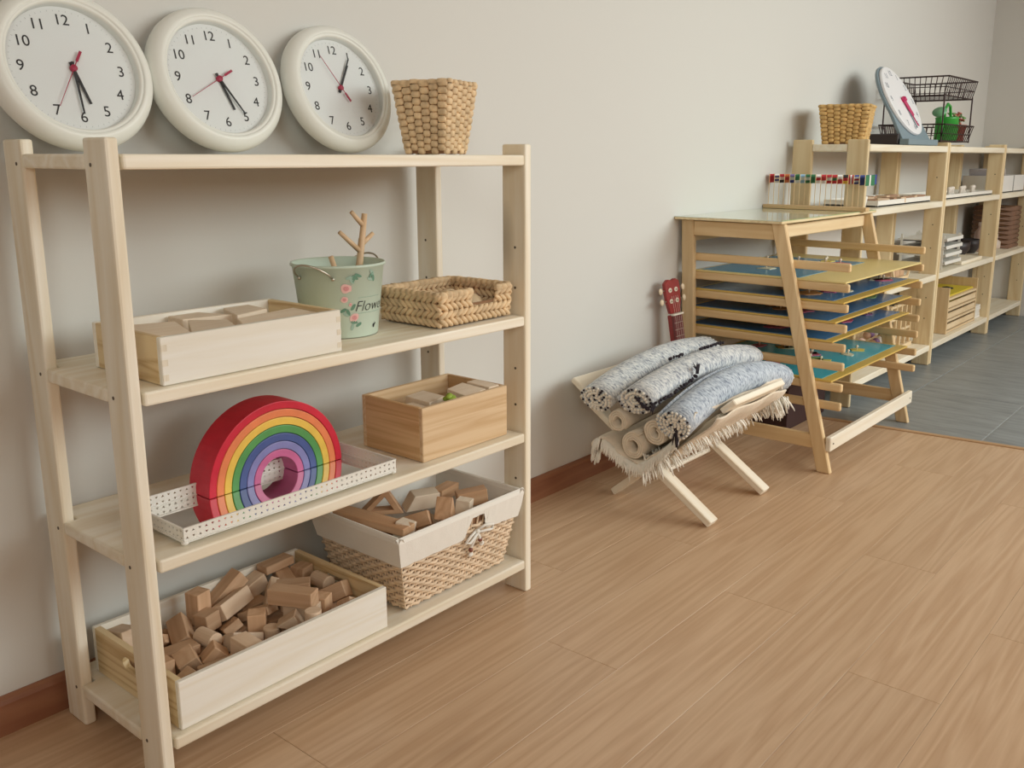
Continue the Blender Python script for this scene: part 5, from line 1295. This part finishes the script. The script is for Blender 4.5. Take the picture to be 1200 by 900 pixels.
for lab, x in (('black round bowl behind the right post of the middle far unit', 5.40), ('black round bowl at the left end of the right far unit', 5.64)):
    thing('black_bowl', lab, 'bowl', (x, -.16, BZ[2]+.001), me=MB().lathe([(0, 0), (.05, 0), (.078, .04), (.082, .085), (.078, .085), (.072, .04), (.045, .006), (0, .006)], 28).mesh('black_bowl', black_pl, smooth=True))
cb = thing('board_cabinet', 'low slotted wooden cabinet with yellow boards on the bottom of the middle far unit', 'cabinet', (5.00, -.20, BZ[3]+.001))
for sx in (-1, 1): link('side_panel', MB().box((sx*.285, 0, .13), (.014, .27, .26)).mesh('side_panel', stZ, bevel=.001, seg=1), cb)
link('back_panel', MB().box((0, .128, .13), (.556, .012, .25)).mesh('back_panel', stX), cb)
for k in range(4): link('shelf', MB().box((0, -.008, .008+.062*k), (.556, .25, .012)).mesh('shelf', stX), cb)
for k in range(3): link('drawer_front', MB().box((0, -.128, .036+.062*k), (.55, .010, .030)).mesh('drawer_front', stX, bevel=.001, seg=1), cb)
yel = plain('yellow_board', (.72, .58, .05), .45)
def ybd(label, z): thing('yellow_board', label, 'board', (5.00, -.205, z), (0, 0, 0), 'yellow boards in the slotted cabinet', MB().box((0, 0, .004), (.54, .22, .008)).mesh('yellow_board', yel, bevel=.001, seg=1))
ybd('yellow board lying in the open top of the slotted cabinet', BZ[3]+.2025); ybd('yellow board in the slot under the top of the slotted cabinet', BZ[3]+.1405)
for i in range(3):
    thing('dark_counter', 'small black piece on the top yellow board, %s' % ('left', 'middle', 'right')[i], 'toy piece', (4.84+.12*i, -.22, BZ[3]+.211), (0, 0, .4*i), 'black pieces on the yellow board', MB().prism([(-.03, -.02), (.03, -.015), (.02, .02), (-.025, .018)], 0, .008).mesh('dark_counter', ink))
for i in range(5):
    thing('paper_sheet', 'white paper in the pile right of the slotted cabinet, %s' % ('bottom', 'second up', 'middle', 'second from top', 'top')[i], 'paper', (5.39, -.21, BZ[3]+.001+.016*i), (0, 0, .05*(i % 3-1)), 'white paper pile', MB().box((0, 0, .0075), (.14, .22, .015)).mesh('paper_sheet', wpaint, bevel=.001, seg=1))
# ---- right unit
wb2 = small_tray('white_box', 'white open box with papers on the right far unit', 'box', (5.90, -.22, BZ[1]+.001), .62, .22, .105, plain('white_card', (.80, .79, .76), .6))
link('ribbon', MB().box((.02, -.1108, .0525), (.02, .0012, .105)).mesh('ribbon', plain('grey_ribbon', (.34, .33, .32), .6)), wb2)
for i, cc in enumerate(((.62, .60, .66), (.70, .68, .70), (.16, .14, .20), (.66, .62, .60))):
    thing('booklet', '%s booklet leaning in the white box, %s from left' % (('lilac', 'pale', 'dark', 'cream')[i], ORD[i]), 'booklet', (5.67+.055*i, -.22, BZ[1]+.0095), (0, -.35, 0), 'booklets in the white box', MB().box((0, 0, .075), (.012, .17, .14)).mesh('booklet', plain('booklet_%d' % i, cc, .6)))
for i, (cc, cap, nm) in enumerate((((.55, .38, .32), (.62, .50, .44), 'pinkish'), ((.20, .22, .20), (.45, .06, .08), 'grey-green red-capped'), ((.60, .44, .34), (.50, .10, .10), 'tan red-capped'), ((.66, .56, .48), (.62, .50, .42), 'cream'))):
    b = thing('bottle', '%s small bottle on the right far unit, %s from left' % (nm, ORD[i]), 'bottle', (5.78+.085*i, -.20-.03*(i % 2), BZ[2]+.001), (0, 0, 0), 'small bottles on the right far unit')
    hh_ = (.15, .09, .08, .06)[i]
    link('body', MB().lathe([(0, 0), (.033, 0), (.036, .01), (.036, hh_*.8), (.016, hh_), (.016, hh_+.015)], 20).mesh('body', plain('bottle_%d' % i, cc, .4), smooth=True), b)
    link('cap', MB().lathe([(.018, hh_+.012), (.018, hh_+.035), (0, hh_+.036)], 16).mesh('cap', plain('cap_%d' % i, cap, .4), smooth=True), b)
rt = thing('rattan_box', 'brown rattan box at the right end of the right far unit', 'box', (6.195, -.19, BZ[2]+.001))
rtm = MB()
for k in range(9): rtm.tube([(-.12, -.11, .012+.031*k), (.12, -.11, .012+.031*k), (.12, .11, .012+.031*k), (-.12, .11, .012+.031*k)], .0155, 6, closed=True)
link('cane', rtm.mesh('cane', plain('brown_rattan', (.24, .13, .08), .7, var=.2, vscale=50), smooth=True), rt); link('core', MB().box((0, 0, .14), (.235, .215, .27)).mesh('core', gap_shade), rt)
